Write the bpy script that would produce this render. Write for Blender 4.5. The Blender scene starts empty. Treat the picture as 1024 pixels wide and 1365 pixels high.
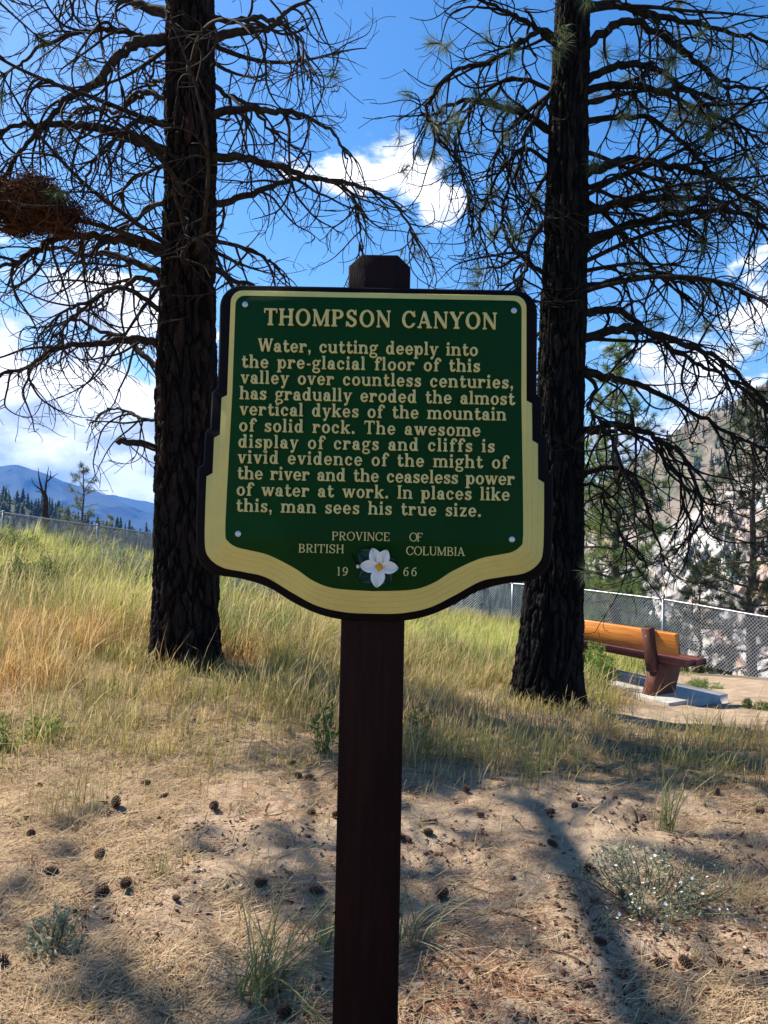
import bpy, math, random
import numpy as np
from math import radians as RD
from mathutils import Vector, Matrix
from mathutils.geometry import tessellate_polygon, delaunay_2d_cdt
random.seed(7); rng = np.random.default_rng(11)
SC = bpy.context.scene; COL = SC.collection

# ------------------------------------------------------------------ camera
F_PX, CX, CY = 1025.0, 512.0, 682.5            # the photograph is 1024 x 1365
EYE = Vector((0, 0, 1.55)); PITCH, ROLL = RD(1.0), RD(1.06)
cam = bpy.data.cameras.new('camera'); cam_ob = bpy.data.objects.new('camera', cam); COL.objects.link(cam_ob)
cam.sensor_width = 36; cam.lens = 36 * F_PX / 1365; cam.clip_start = .05; cam.clip_end = 60000
CAMR = Matrix.Rotation(RD(90) + PITCH, 3, 'X') @ Matrix.Rotation(ROLL, 3, 'Z')
cam_ob.matrix_world = Matrix.Translation(EYE) @ CAMR.to_4x4()
SC.camera = cam_ob
SC.view_settings.view_transform = 'Standard'; SC.view_settings.look = 'None'
SC.view_settings.gamma = 1; SC.view_settings.exposure = 1.08
SC.cycles.max_bounces = 6; SC.cycles.diffuse_bounces = 4; SC.cycles.transparent_max_bounces = 8
SC.cycles.volume_bounces = 0

def ray(px, py):
    return CAMR @ Vector(((px - CX) / F_PX, -(py - CY) / F_PX, -1))
def P(px, py, d):                                # the point seen at a pixel, d metres ahead
    r = ray(px, py); return EYE + r * (d / r.y)

# ------------------------------------------------------------------ sky and sun
SUN_AZ = (-.86, .51); SUN_EL = RD(47)            # sun stands ahead and to the left
sun = bpy.data.lights.new('sun', 'SUN'); sun.energy = 5.0; sun.angle = RD(.53); sun.color = (1, .93, .82)
sun_ob = bpy.data.objects.new('sun', sun); COL.objects.link(sun_ob)
n = math.hypot(*SUN_AZ)
SDIR = Vector((SUN_AZ[0] / n * math.cos(SUN_EL), SUN_AZ[1] / n * math.cos(SUN_EL), math.sin(SUN_EL)))
sun_ob.rotation_euler = SDIR.to_track_quat('Z', 'Y').to_euler()
sun_ob.location = SDIR * 30

class NT:
    def __init__(s, tree): s.t = tree
    def n(s, typ, **kw):
        nd = s.t.nodes.new(typ)
        for k, v in kw.items():
            if k == 'i':
                for kk, vv in v.items():
                    if isinstance(vv, bpy.types.NodeSocket): s.t.links.new(vv, nd.inputs[kk])
                    else: nd.inputs[kk].default_value = vv
            else: setattr(nd, k, v)
        return nd
    def math(s, op, a, b=0, clamp=False):
        nd = s.n('ShaderNodeMath', operation=op, use_clamp=clamp, i={0: a, 1: b}); return nd.outputs[0]
    def mix(s, f, a, b, bt='MIX'):
        nd = s.n('ShaderNodeMix', data_type='RGBA', blend_type=bt, i={0: f, 6: a, 7: b}); return nd.outputs[2]
    def smooth(s, v, a, b, c=0, d=1):
        nd = s.n('ShaderNodeMapRange', interpolation_type='SMOOTHSTEP', i={0: v, 1: a, 2: b, 3: c, 4: d}); return nd.outputs[0]
    def noise(s, vec, scale, detail=4, rough=.55, dist=0):
        nd = s.n('ShaderNodeTexNoise', i={'Vector': vec, 'Scale': scale, 'Detail': detail, 'Roughness': rough, 'Distortion': dist}); return nd.outputs[0]

W = bpy.data.worlds.new('World'); SC.world = W; W.use_nodes = True
t = W.node_tree; t.nodes.clear(); N = NT(t)
sky = N.n('ShaderNodeTexSky', sky_type='NISHITA', sun_disc=False, sun_elevation=SUN_EL,
          sun_rotation=math.atan2(SDIR.x, SDIR.y), altitude=600, air_density=1.0, dust_density=.8, ozone_density=2.5)
hs = N.n('ShaderNodeHueSaturation', i={'Hue': .5, 'Saturation': 1.32, 'Value': 1.0, 'Color': sky.outputs[0]})
skyc = N.mix(1.0, hs.outputs[0], (.100, .100, .100, 1), 'MULTIPLY')
tc = N.n('ShaderNodeTexCoord').outputs['Generated']
bias = None
def cdir(px, py):
    return ray(px, py).normalized()
# cloud masses: a direction, how wide, how high (radians), weight
CLOUDS = [((80, 450), .22, .09, .55), ((30, 550), .32, .11, .75), ((170, 580), .20, .09, .70), ((150, 660), .26, .06, .70), ((40, 390), .12, .07, .50),
          ((500, 225), .085, .038, .62), ((545, 240), .05, .035, .55), ((430, 215), .05, .025, .30), ((593, 276), .030, .024, .95),
          ((925, 510), .11, .06, .55), ((985, 410), .09, .06, .38), ((880, 580), .10, .05, .6), ((690, 640), .2, .04, .45),
          ((-300, 480), .4, .16, .5), ((1400, 420), .3, .12, .5)]
for (px, py), wx, wy, wt in CLOUDS:
    d = cdir(px, py); right = Vector((d.y, -d.x, 0)).normalized(); up = right.cross(d)
    a = N.n('ShaderNodeVectorMath', operation='DOT_PRODUCT', i={0: tc, 1: right}).outputs['Value']
    b = N.n('ShaderNodeVectorMath', operation='DOT_PRODUCT', i={0: tc, 1: up}).outputs['Value']
    c = N.n('ShaderNodeVectorMath', operation='DOT_PRODUCT', i={0: tc, 1: d}).outputs['Value']
    aa = N.math('POWER', N.math('DIVIDE', a, wx), 2); bb = N.math('POWER', N.math('DIVIDE', b, wy), 2)
    g = N.math('EXPONENT', N.math('MULTIPLY', N.math('ADD', aa, bb), -1))
    g = N.math('MULTIPLY', N.math('MULTIPLY', g, wt), N.math('GREATER_THAN', c, 0))
    bias = g if bias is None else N.math('MAXIMUM', bias, g)
mp = N.n('ShaderNodeMapping', i={'Vector': tc, 'Scale': (1, 1, 1.9)}).outputs[0]
n1 = N.noise(mp, 11, 9, .58, .25); n2 = N.noise(mp, 7.5, 5, .55)
dens = N.math('ADD', N.math('MULTIPLY', N.math('SUBTRACT', n1, .5), 1.5), bias)
mask = N.smooth(dens, .26, .52)
cshade = N.smooth(N.math('ADD', n2, N.math('MULTIPLY', N.math('SUBTRACT', n1, .5), .5)), .36, .62)
ccol = N.mix(cshade, (.33, .39, .52, 1), (.84, .85, .88, 1))
wcol = N.mix(mask, skyc, ccol)
bg = N.n('ShaderNodeBackground', i={'Color': wcol, 'Strength': 1.0})
wo = N.n('ShaderNodeOutputWorld', i={'Surface': bg.outputs[0]})

# ------------------------------------------------------------------ helpers
def tag(o, label=None, cat=None, group=None, kind=None):
    if label: o['label'] = label
    if cat: o['category'] = cat
    if group: o['group'] = group
    if kind: o['kind'] = kind
    return o
def empty(name, loc, label, cat, group=None, rz=0):
    o = bpy.data.objects.new(name, None); COL.objects.link(o); o.location = loc; o.rotation_euler = (0, 0, rz)
    o.empty_display_size = .1
    return tag(o, label, cat, group)
def link(name, me, parent=None, loc=None):
    o = bpy.data.objects.new(name, me); COL.objects.link(o)
    if parent: o.parent = parent
    if loc is not None: o.location = loc
    return o
def mesh(name, V, Fs, mat, col=None, smooth=False, val=None):
    """V (n,3); Fs one face array or a list of them (m,k); col (n,3) point colours"""
    if not isinstance(Fs, list): Fs = [Fs]
    Fs = [np.asarray(f, np.int32) for f in Fs if len(f)]
    V = np.asarray(V, np.float32)
    me = bpy.data.meshes.new(name)
    me.vertices.add(len(V)); me.vertices.foreach_set('co', V.ravel())
    lv = np.concatenate([f.ravel() for f in Fs]); sz = np.concatenate([np.full(len(f), f.shape[1], np.int32) for f in Fs])
    st = np.concatenate([[0], np.cumsum(sz)[:-1]]).astype(np.int32)
    me.loops.add(len(lv)); me.loops.foreach_set('vertex_index', lv)
    me.polygons.add(len(sz)); me.polygons.foreach_set('loop_start', st); me.polygons.foreach_set('loop_total', sz)
    if smooth: me.polygons.foreach_set('use_smooth', np.ones(len(sz), bool))
    me.update(calc_edges=True)
    if col is not None:
        at = me.color_attributes.new('Col', 'FLOAT_COLOR', 'POINT')
        c = np.ones((len(V), 4), np.float32); c[:, :3] = col; at.data.foreach_set('color', c.ravel())
    if mat: me.materials.append(mat)
    return me
class MB:                                         # gathers shapes into ONE mesh
    def __init__(s): s.V = []; s.F = {}; s.n = 0; s.C = []
    def add(s, V, F, c=None):
        V = np.asarray(V, float).reshape(-1, 3); s.V.append(V)
        for f in (F if isinstance(F, list) else [F]):
            f = np.asarray(f, int)
            if len(f): s.F.setdefault(f.shape[1], []).append(f + s.n)
        s.n += len(V)
        if c is not None: s.C.append(np.broadcast_to(np.asarray(c, float), (len(V), 3)))
    def box(s, c, size, rot=None, bevel=0, col=None):
        x, y, z = [q / 2 for q in size]
        if bevel <= 0:
            V = np.array([(i * x, j * y, k * z) for i in (-1, 1) for j in (-1, 1) for k in (-1, 1)])
            F = [(0, 1, 3, 2), (4, 6, 7, 5), (0, 4, 5, 1), (2, 3, 7, 6), (0, 2, 6, 4), (1, 5, 7, 3)]
            Fs = [np.array(F)]
        else:
            b = bevel; V = []; ix = {}
            for i in (-1, 1):
                for j in (-1, 1):
                    for k in (-1, 1):
                        for a in range(3):
                            v = [i * x, j * y, k * z]
                            for q, sg, h in ((0, i, x), (1, j, y), (2, k, z)):
                                if q != a: v[q] = sg * (h - b)
                            ix[i, j, k, a] = len(V); V.append(v)
            q4, q3 = [], []
            for a in range(3):
                o = [q for q in range(3) if q != a]
                for sg in (-1, 1):
                    qd = []
                    for (m, nn) in ((-1, -1), (1, -1), (1, 1), (-1, 1)):
                        k = [0, 0, 0]; k[a] = sg; k[o[0]] = m; k[o[1]] = nn; qd.append(ix[tuple(k) + (a,)])
                    q4.append(qd)
                for m in (-1, 1):
                    for nn in (-1, 1):
                        k0 = [0, 0, 0]; k1 = [0, 0, 0]; k0[o[0]] = k1[o[0]] = m; k0[o[1]] = k1[o[1]] = nn; k0[a] = -1; k1[a] = 1
                        q4.append([ix[tuple(k0) + (o[0],)], ix[tuple(k1) + (o[0],)], ix[tuple(k1) + (o[1],)], ix[tuple(k0) + (o[1],)]])
            for i in (-1, 1):
                for j in (-1, 1):
                    for k in (-1, 1): q3.append([ix[i, j, k, 0], ix[i, j, k, 1], ix[i, j, k, 2]])
            V = np.array(V); Fs = [np.array(q4), np.array(q3)]
        if rot is not None: V = V @ np.array(rot).T
        s.add(V + np.array(c), Fs, col)
    def tube(s, pts, rad, sides=6, cap=True, col=None):
        p = np.asarray(pts, float); m = len(p); r = np.broadcast_to(np.asarray(rad, float), (m,))
        tg = np.gradient(p, axis=0); tg /= np.linalg.norm(tg, axis=1, keepdims=True) + 1e-12
        mean = tg.mean(0); ref = np.eye(3)[np.argmin(np.abs(mean))]
        a = np.cross(tg, ref); a /= np.linalg.norm(a, axis=1, keepdims=True) + 1e-9; b = np.cross(tg, a)
        th = np.linspace(0, 2 * np.pi, sides, endpoint=False)
        V = p[:, None] + r[:, None, None] * (np.cos(th)[None, :, None] * a[:, None] + np.sin(th)[None, :, None] * b[:, None])
        i = np.arange(m - 1)[:, None] * sides; j = np.arange(sides)[None]; j2 = (j + 1) % sides
        Q = np.stack([i + j, i + j2, i + sides + j2, i + sides + j], -1).reshape(-1, 4)
        Fs = [Q]
        if cap: Fs += [np.arange(sides)[None, ::-1], (np.arange(sides) + (m - 1) * sides)[None]]
        s.add(V.reshape(-1, 3), Fs, col)
    def prism(s, poly, y0, y1, bev=0, col=None):  # outline in x,z ; front face at y0, back at y1
        poly = np.asarray(poly, float); k = len(poly)
        area = .5 * np.sum(poly[:, 0] * np.roll(poly[:, 1], -1) - np.roll(poly[:, 0], -1) * poly[:, 1])
        if area < 0: poly = poly[::-1]
        def ring(q, y): return np.column_stack([q[:, 0], np.full(k, y), q[:, 1]])
        rings = []
        if bev:
            e = np.roll(poly, -1, 0) - np.roll(poly, 1, 0); nn = np.column_stack([e[:, 1], -e[:, 0]]); nn /= np.linalg.norm(nn, axis=1, keepdims=True)
            rings = [ring(poly - nn * bev, y0), ring(poly, y0 + bev), ring(poly, y1)]
        else: rings = [ring(poly, y0), ring(poly, y1)]
        V = np.concatenate(rings); Q = []
        j = np.arange(k); j2 = (j + 1) % k
        for a in range(len(rings) - 1): Q.append(np.stack([a * k + j, a * k + k + j, a * k + k + j2, a * k + j2], -1))
        L = len(rings) - 1
        tri = np.array(tessellate_polygon([[Vector((q[0], q[1], 0)) for q in rings[0][:, (0, 2)]]]))
        s.add(V, [np.concatenate(Q), tri, tri[:, ::-1] + L * k], col)
    def mesh(s, name, mat, smooth=False):
        Fs = [np.concatenate(v) for v in s.F.values()]
        return mesh(name, np.concatenate(s.V), Fs, mat, np.concatenate(s.C) if s.C else None, smooth)
    def build(s, name, mat, parent=None, smooth=False, loc=None):
        return link(name, s.mesh(name, mat, smooth), parent, loc)

def h2(ix, iy, seed=0):
    v = (ix.astype(np.int64) * 374761393 + iy.astype(np.int64) * 668265263 + seed * 974711) & 0xffffffff
    v = ((v ^ (v >> 13)) * 1274126177) & 0xffffffff
    return ((v ^ (v >> 16)) & 0xffffff) / float(0xffffff)
def vnoise(x, y, seed=0):
    x = np.asarray(x, float); y = np.asarray(y, float)
    ix = np.floor(x); iy = np.floor(y); fx = x - ix; fy = y - iy
    fx = fx * fx * (3 - 2 * fx); fy = fy * fy * (3 - 2 * fy); ix = ix.astype(np.int64); iy = iy.astype(np.int64)
    a = h2(ix, iy, seed); b = h2(ix + 1, iy, seed); c = h2(ix, iy + 1, seed); d = h2(ix + 1, iy + 1, seed)
    return (a + (b - a) * fx) * (1 - fy) + (c + (d - c) * fx) * fy
def fbm(x, y, o=4, seed=0):
    s = 0; a = .5; tot = 0
    for k in range(o): s = s + a * vnoise(x * 2 ** k, y * 2 ** k, seed + k); tot += a; a *= .5
    return s / tot
def worley(x, y, seed=0):                          # F1, F2 and a random value of the nearest cell
    ix = np.floor(x).astype(np.int64); iy = np.floor(y).astype(np.int64)
    f1 = np.full(x.shape, 9.); f2 = f1.copy(); val = np.zeros(x.shape)
    for dx in (-1, 0, 1):
        for dy in (-1, 0, 1):
            cx, cy = ix + dx, iy + dy
            d = np.hypot(cx + h2(cx, cy, seed) - x, cy + h2(cx, cy, seed + 5) - y); v = h2(cx, cy, seed + 9)
            near = d < f1; f2 = np.where(near, f1, np.minimum(f2, d)); val = np.where(near, v, val); f1 = np.where(near, d, f1)
    return f1, f2, val
def sstep(a, b, x):
    q = np.clip((x - a) / (b - a), 0, 1); return q * q * (3 - 2 * q)

def C4(c): return tuple(c) + (1,)
def pm(name, c1, c2=None, scale=8, rough=.8, bump=0, bscale=40, spec=.3, stretch=(1, 1, 1), attr=False, transl=0, bdist=.01, metal=0, detail=5, lo=.35, hi=.65, coat=0):
    m = bpy.data.materials.new(name); m.use_nodes = True; t = m.node_tree; t.nodes.clear(); N = NT(t)
    tc = N.n('ShaderNodeTexCoord').outputs['Object']
    v = N.n('ShaderNodeMapping', i={'Vector': tc, 'Scale': stretch}).outputs[0]
    if c2 is not None:
        f = N.smooth(N.noise(v, scale, detail, .6), lo, hi); col = N.mix(f, C4(c1), C4(c2))
    else:
        rgb = N.n('ShaderNodeRGB'); rgb.outputs[0].default_value = C4(c1); col = rgb.outputs[0]
    if attr:
        a = N.n('ShaderNodeAttribute', attribute_name='Col').outputs[0]; col = N.mix(1.0, col, a, 'MULTIPLY')
    b = N.n('ShaderNodeBsdfPrincipled', i={'Base Color': col, 'Roughness': rough, 'Specular IOR Level': spec, 'Metallic': metal, 'Coat Weight': coat, 'Coat Roughness': .25})
    if bump:
        h = N.noise(v, bscale, 6, .65); bp = N.n('ShaderNodeBump', i={'Strength': bump, 'Distance': bdist, 'Height': h})
        t.links.new(bp.outputs[0], b.inputs['Normal'])
    out = b.outputs[0]
    if transl:
        tr = N.n('ShaderNodeBsdfTranslucent', i={'Color': col}); ms = N.n('ShaderNodeMixShader', i={0: transl, 1: out, 2: tr.outputs[0]}); out = ms.outputs[0]
    N.n('ShaderNodeOutputMaterial', i={'Surface': out})
    return m

# ------------------------------------------------------------------ the lie of the land
FENCE = np.array([(-70, 8), (-14, 20.3), (-9, 21.2), (-3, 22.6), (2.9, 22.0), (9.5, 11.4), (16, .6), (45, -45)], float)
def outside(x, y):                                 # metres beyond the fence line, negative inside
    best = np.full(np.shape(x), 1e9); sg = np.ones(np.shape(x))
    for a, b in zip(FENCE[:-1], FENCE[1:]):
        e = b - a; L2 = e @ e; tt = np.clip(((x - a[0]) * e[0] + (y - a[1]) * e[1]) / L2, 0, 1)
        d = np.hypot(x - a[0] - tt * e[0], y - a[1] - tt * e[1]); c = e[0] * (y - a[1]) - e[1] * (x - a[0])
        near = d < best - 1e-9; sg = np.where(near, np.where(c > 0, 1., -1.), sg); best = np.where(near, d, best)
    return best * sg
AZ = [-3, -.6, -.45, -.3, -.13, 0, .13, .2, .375, .5, .7, 3]
AH = [1.0, 1.0, .78, .20, -.32, -.8, -1.2, -1.35, -2.25, -2.2, -2.5, -2.8]
def land(x, y):
    x = np.asarray(x, float); y = np.asarray(y, float)
    g = np.log1p(np.exp(np.clip((y - 5) * 2, -40, 40))) / 2 / 17; g = np.minimum(g, 1.05)
    a = x / np.maximum(y, 3.5); lat = (np.interp(a - .04, AZ, AH) + np.interp(a + .04, AZ, AH) + np.interp(a, AZ, AH)) / 3
    z = g * lat
    o = outside(x, y)
    slope = np.where(x > 1, .62, .33)
    slope = .33 + .29 * sstep(-3, 4, x)
    z = z - slope * np.maximum(0, o - .8)
    r = np.hypot(x, y)
    z = np.maximum(z, -95 - 6 * fbm(x / 90, y / 90, 3, 4)) 
    nearw = 1 / (1 + (r / 14) ** 2)
    z = z + (.10 * (fbm(x * .8, y * .8, 3, 21) - .5) + .085 * (fbm(x * 3.6, y * 3.6, 3, 31) - .5)) * nearw
    return z
def landz(x, y): return float(land(np.array([x]), np.array([y]))[0])
def G(px, py):                                     # where a pixel's ray meets the ground
    r = ray(px, py); d = np.geomspace(1.2, 60, 900); s = d / r.y
    z = 1.55 + r.z * s - land(r.x * s, d)
    k = int(np.argmax(z < 0)); k = max(k, 1)
    f = z[k - 1] / (z[k - 1] - z[k] + 1e-9); dd = d[k - 1] + f * (d[k] - d[k - 1]); s = dd / r.y
    return Vector((r.x * s, dd, landz(r.x * s, dd)))
def proj(x, y, z):                                 # world to photograph pixels
    v = np.stack([x, y, z - 1.55], -1) @ np.array(CAMR); return CX + F_PX * v[..., 0] / -v[..., 2], CY - F_PX * v[..., 1] / -v[..., 2]

# ground: one sheet, fine near the camera, out to the horizon
th = np.concatenate([np.linspace(-180, -38, 60)[:-1], np.linspace(-38, 38, 620), np.linspace(38, 180, 60)[1:-1]]); th = np.radians(th)
rr = np.concatenate([np.geomspace(.4, 2, 12)[:-1], np.geomspace(2, 30, 520)[:-1], np.geomspace(30, 8000, 110)])
T, R_ = np.meshgrid(th, rr); X = R_ * np.sin(T); Y = R_ * np.cos(T); Z = land(X, Y)
fine = 1 / (1 + (R_ / 7) ** 3)
Z = Z + fine * (.022 * (fbm(X * 14, Y * 14, 3, 41) - .5))
nr, nt = T.shape; i = np.arange(nr - 1)[:, None] * nt; j = np.arange(nt)[None]; j2 = (j + 1) % nt
Q = np.stack([i + j, i + j2, i + nt + j2, i + nt + j], -1).reshape(-1, 4)[:, ::-1]

def zones(x, y):
    """how much grass grows at a spot: dry tall grass, meadow, bare sand"""
    px, py = proj(x, y, land(x, y)); nz = fbm(x * 1.1, y * 1.1, 3, 77); o = outside(x, y)
    inside = 1 - sstep(-.3, .6, o)
    edge = np.interp(px, [-400, 0, 200, 330, 460, 560, 700, 850, 1024, 1300], [1085, 1085, 1055, 1040, 1045, 1025, 1035, 1050, 1060, 1060])
    dry = sstep(95, -60, py - edge - 15 + 150 * (nz - .5))
    # bare trodden earth round the bench and to its right
    bare = sstep(775, 830, px) * sstep(886, 905, py) * sstep(955, 925, py - (px - 900) * .05)
    bare = np.maximum(bare, sstep(800, 860, px) * sstep(886, 905, py) * sstep(1000, 965, py) * .93)
    bare = np.maximum(bare, sstep(880, 930, px) * sstep(888, 908, py) * sstep(968, 945, py))
    far = sstep(8.6, 10.2, np.hypot(x, y))
    return dry * inside * (1 - bare), far, bare, nz
dry, far, bare, nz = zones(X, Y)
px_, py_ = proj(X, Y, Z)
sand = np.array([.345, .262, .185]); straw = np.array([.38, .28, .17]); soil = np.array([.25, .175, .115]); green = np.array([.20, .21, .075]); valley = np.array([.10, .11, .06])
w1 = dry[..., None]; col = sand * (1 - w1) + (soil * .5 + straw * .5) * w1
lft = (sstep(330, 60, px_ + (1365 - py_) * .25) * (R_ < 9) * np.clip(fbm(X * 2, Y * 2, 3, 61) * 2.2 - .4, 0, 1))[..., None]; col = col * (1 - .6 * lft) + straw * .6 * lft
mottle = sstep(.55, .72, fbm(X * 1.6 + 9, Y * 1.6, 4, 91))[..., None] * (R_ < 12)[..., None]; col = col * (1 - .28 * mottle)  # random patches darken the near soil
w2 = (far * dry)[..., None]; col = col * (1 - w2) + green * w2
o = outside(X, Y); w3 = sstep(1, 8, o)[..., None]; col = col * (1 - w3) + valley * w3
gm = bpy.data.materials.new('sandy_soil'); gm.use_nodes = True; t = gm.node_tree; t.nodes.clear(); N = NT(t)
tc = N.n('ShaderNodeTexCoord').outputs['Object']; a = N.n('ShaderNodeAttribute', attribute_name='Col').outputs[0]
f1 = N.noise(tc, 5, 6, .65); f2 = N.noise(tc, 70, 4, .7); f3 = N.noise(tc, 1.3, 4, .6)
c = N.mix(N.smooth(f1, .3, .7), C4((.78, .76, .73)), C4((1.18, 1.15, 1.1))); c = N.mix(1, a, c, 'MULTIPLY')
c = N.mix(N.smooth(f2, .62, .72, 0, .55), c, C4((.12, .07, .045)))
c = N.mix(N.smooth(f3, .52, .72, 0, .35), c, C4((.30, .17, .10)))
hh = N.math('ADD', N.math('MULTIPLY', f2, .35), N.math('ADD', N.math('MULTIPLY', f1, 1.2), N.math('MULTIPLY', N.noise(tc, 22, 5, .6), .7)))
bp = N.n('ShaderNodeBump', i={'Strength': .8, 'Distance': .03, 'Height': hh})
b = N.n('ShaderNodeBsdfPrincipled', i={'Base Color': c, 'Roughness': .95, 'Specular IOR Level': .1, 'Normal': bp.outputs[0]})
N.n('ShaderNodeOutputMaterial', i={'Surface': b.outputs[0]})
tag(link('ground', mesh('ground', np.stack([X, Y, Z], -1).reshape(-1, 3), Q, gm, col.reshape(-1, 3), True)), kind='structure',
    label='sandy dry ground sloping gently down towards the canyon fence', cat='ground')

# ------------------------------------------------------------------ far hills
rockm = bpy.data.materials.new('canyon_rock'); rockm.use_nodes = True; t = rockm.node_tree; t.nodes.clear(); N = NT(t)
tc = N.n('ShaderNodeTexCoord').outputs['Object']; a = N.n('ShaderNodeAttribute', attribute_name='Col').outputs[0]
f1 = N.noise(tc, .09, 8, .68); f2 = N.noise(tc, .035, 5, .6)
c = N.mix(N.smooth(f1, .3, .7), C4((.80, .80, .81)), C4((1.12, 1.10, 1.08))); c = N.mix(1, a, c, 'MULTIPLY')
bp = N.n('ShaderNodeBump', i={'Strength': .7, 'Distance': 2., 'Height': f1})
b = N.n('ShaderNodeBsdfPrincipled', i={'Base Color': c, 'Roughness': .95, 'Specular IOR Level': .1, 'Normal': bp.outputs[0]})
N.n('ShaderNodeOutputMaterial', i={'Surface': b.outputs[0]})
def skyl(px): return np.interp(px, [560, 640, 700, 790, 870, 930, 980, 1024, 1100, 1300, 1600, 2000], [-.02, .0, .02, .055, .108, .152, .172, .198, .215, .26, .28, .26])
na, nv = 520, 420
pxs = np.linspace(540, 2000, na); tanaz = (pxs - 512) / 1025
A_, Tt = np.meshgrid(tanaz, np.linspace(0, 1, nv)); PX = A_ * 1025 + 512
el = -.42 + (skyl(PX) + .42) * Tt
cliff = np.interp(PX, [540, 860, 930, 1000, 1100, 2000], [-.05, -.005, .03, .07, .08, .09]) + .03 * (fbm(PX / 60, Tt * 0, 3, 5) - .5)
above = sstep(-.012, .012, el - cliff)
dist = (210 + 300 * Tt ** 1.3 + 130 * above * Tt) * np.interp(PX, [540, 760, 1050, 1500, 2000], [1.75, 1.5, .95, .62, .5])
uu = A_ * 24; diag = uu + el * 20
rg = 1 - np.abs(2 * fbm(diag * 1.1, el * 9, 4, 13) - 1); rg2 = 1 - np.abs(2 * fbm(uu * 3 - el * 30, el * 28, 4, 17) - 1)
dist = dist * (1 - .17 * (rg - .7) * (1 - .5 * above) - .045 * (rg2 - .7) * (1 - .7 * above) - .012 * (fbm(uu * 9, el * 90, 4, 19) - .5) * (1 - .6 * above))
bx, by, bz = A_ * dist, dist, 1.55 + dist * el
white = np.array([.47, .44, .40]); peach = np.array([.43, .29, .20]); grey = np.array([.30, .29, .29]); upper = np.array([.20, .165, .125]); shrubc = np.array([.10, .105, .06])
m1 = sstep(.52, .66, fbm(diag * .9, el * 8, 4, 23))[..., None]; m2 = sstep(.5, .7, fbm(diag * 1.3 + 5, el * 9, 3, 27))[..., None]
cc = white * (1 - m1) + peach * m1; cc = cc * (1 - .6 * m2) + grey * .6 * m2
m3 = sstep(.42, .62, fbm(uu * 5, el * 60, 4, 29))[..., None]; up_ = upper * (1 - m3) + shrubc * m3
cc = cc * (1 - above[..., None]) + up_ * above[..., None]
i = np.arange(nv - 1)[:, None] * na; j = np.arange(na - 1)[None]
Qc = np.stack([i + j, i + j + 1, i + na + j + 1, i + na + j], -1).reshape(-1, 4)
tag(link('canyon_hillside', mesh('canyon_hillside', np.stack([bx, by, bz], -1).reshape(-1, 3), Qc, rockm, cc.reshape(-1, 3), True)), kind='structure',
    label='pale eroded canyon cliffs under a brown wooded slope', cat='hillside')

# conifers too many and too far to count
def conifers(pts, hs, mat, name, label, seed=3):
    r = np.random.default_rng(seed); mb_V = []; F = []; Cc = []; n0 = 0; S = 7; LV = 5
    ang = np.linspace(0, 2 * np.pi, S, endpoint=False)
    for (x, y, z), h in zip(pts, hs):
        w = h * r.uniform(.15, .24); base = np.array([.032, .05, .022]) * r.uniform(.7, 1.5) * np.array([r.uniform(.8, 1.5), 1, r.uniform(.8, 1.3)])
        for k in range(LV):
            z0 = z + h * (.08 + .18 * k); z1 = z + h * min(1, .08 + .18 * k + .30 - .02 * k); rw = w * (1 - .78 * k / LV)
            rad = rw * r.uniform(.6, 1.25, S); a = ang + r.uniform(0, 6)
            ring = np.column_stack([x + rad * np.cos(a), y + rad * np.sin(a), z0 - h * .03 * r.uniform(-1, 2, S)])
            mb_V.append(np.vstack([ring, [[x + w * .05 * r.normal(), y, z1]]]))
            F.append(np.column_stack([np.arange(S), (np.arange(S) + 1) % S, np.full(S, S)]) + n0); n0 += S + 1
            Cc.append(np.tile(base * r.uniform(.8, 1.25), (S + 1, 1)))
    return tag(link(name, mesh(name, np.vstack(mb_V), np.vstack(F), mat, np.vstack(Cc))), label, 'forest', kind='stuff')
conm = pm('conifer_green', (1, 1, 1), rough=.9, attr=True, spec=.1)
sel = []; r = np.random.default_rng(5)
for _ in range(9000):
    jx = r.integers(0, na); iv = r.integers(int(nv * .1), nv - 1)
    ab = above[iv, jx]; p = fbm(np.array([uu[iv, jx] * 1.3]), np.array([el[iv, jx] * 22]), 3, 51)[0]
    if pxs[jx] > 1500: continue
    if (ab > .5 and p > .44) or (ab <= .5 and p > .73): sel.append((bx[iv, jx], by[iv, jx], bz[iv, jx]))
sel = sel[:2600]
conifers(sel, r.uniform(5, 12, len(sel)), conm, 'hillside_forest', 'dark conifers scattered over the slope above the canyon cliffs')
# wooded spur beyond the left fence and the valley side under it
def ridge(x, lo, hi): return np.interp(x, lo, hi)
spur_px = np.array([-700, -200, 0, 40, 90, 150, 205, 290, 420, 560, 700]); spur_py = np.array([615, 635, 655, 662, 682, 700, 712, 725, 735, 745, 755])
na2, nv2 = 160, 60
pa = np.linspace(-900, 900, na2); A2, T2 = np.meshgrid((pa - 512) / 1025, np.linspace(0, 1, nv2)); PX2 = A2 * 1025 + 512
top = -(np.interp(PX2, spur_px, spur_py) + 4 - 700) / 1025 + .006 * (fbm(PX2 / 45, T2 * 0, 3, 8) - .5)
e2 = -.2 + (top + .2) * T2; d2 = 300 + 260 * T2 ** 1.5 + 40 * (fbm(A2 * 20, T2 * 6, 3, 9) - .5)
sx, sy, sz = A2 * d2, d2, 1.55 + d2 * e2 - 6
i = np.arange(nv2 - 1)[:, None] * na2; j = np.arange(na2 - 1)[None]
tag(link('hill', mesh('hill', np.stack([sx, sy, sz], -1).reshape(-1, 3), np.stack([i + j, i + j + 1, i + na2 + j + 1, i + na2 + j], -1).reshape(-1, 4),
    pm('hill_soil', (.03, .042, .018), (.06, .065, .03), .02, .95), None, True)), 'wooded hill falling away beyond the left fence', 'hill', kind='structure')
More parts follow.
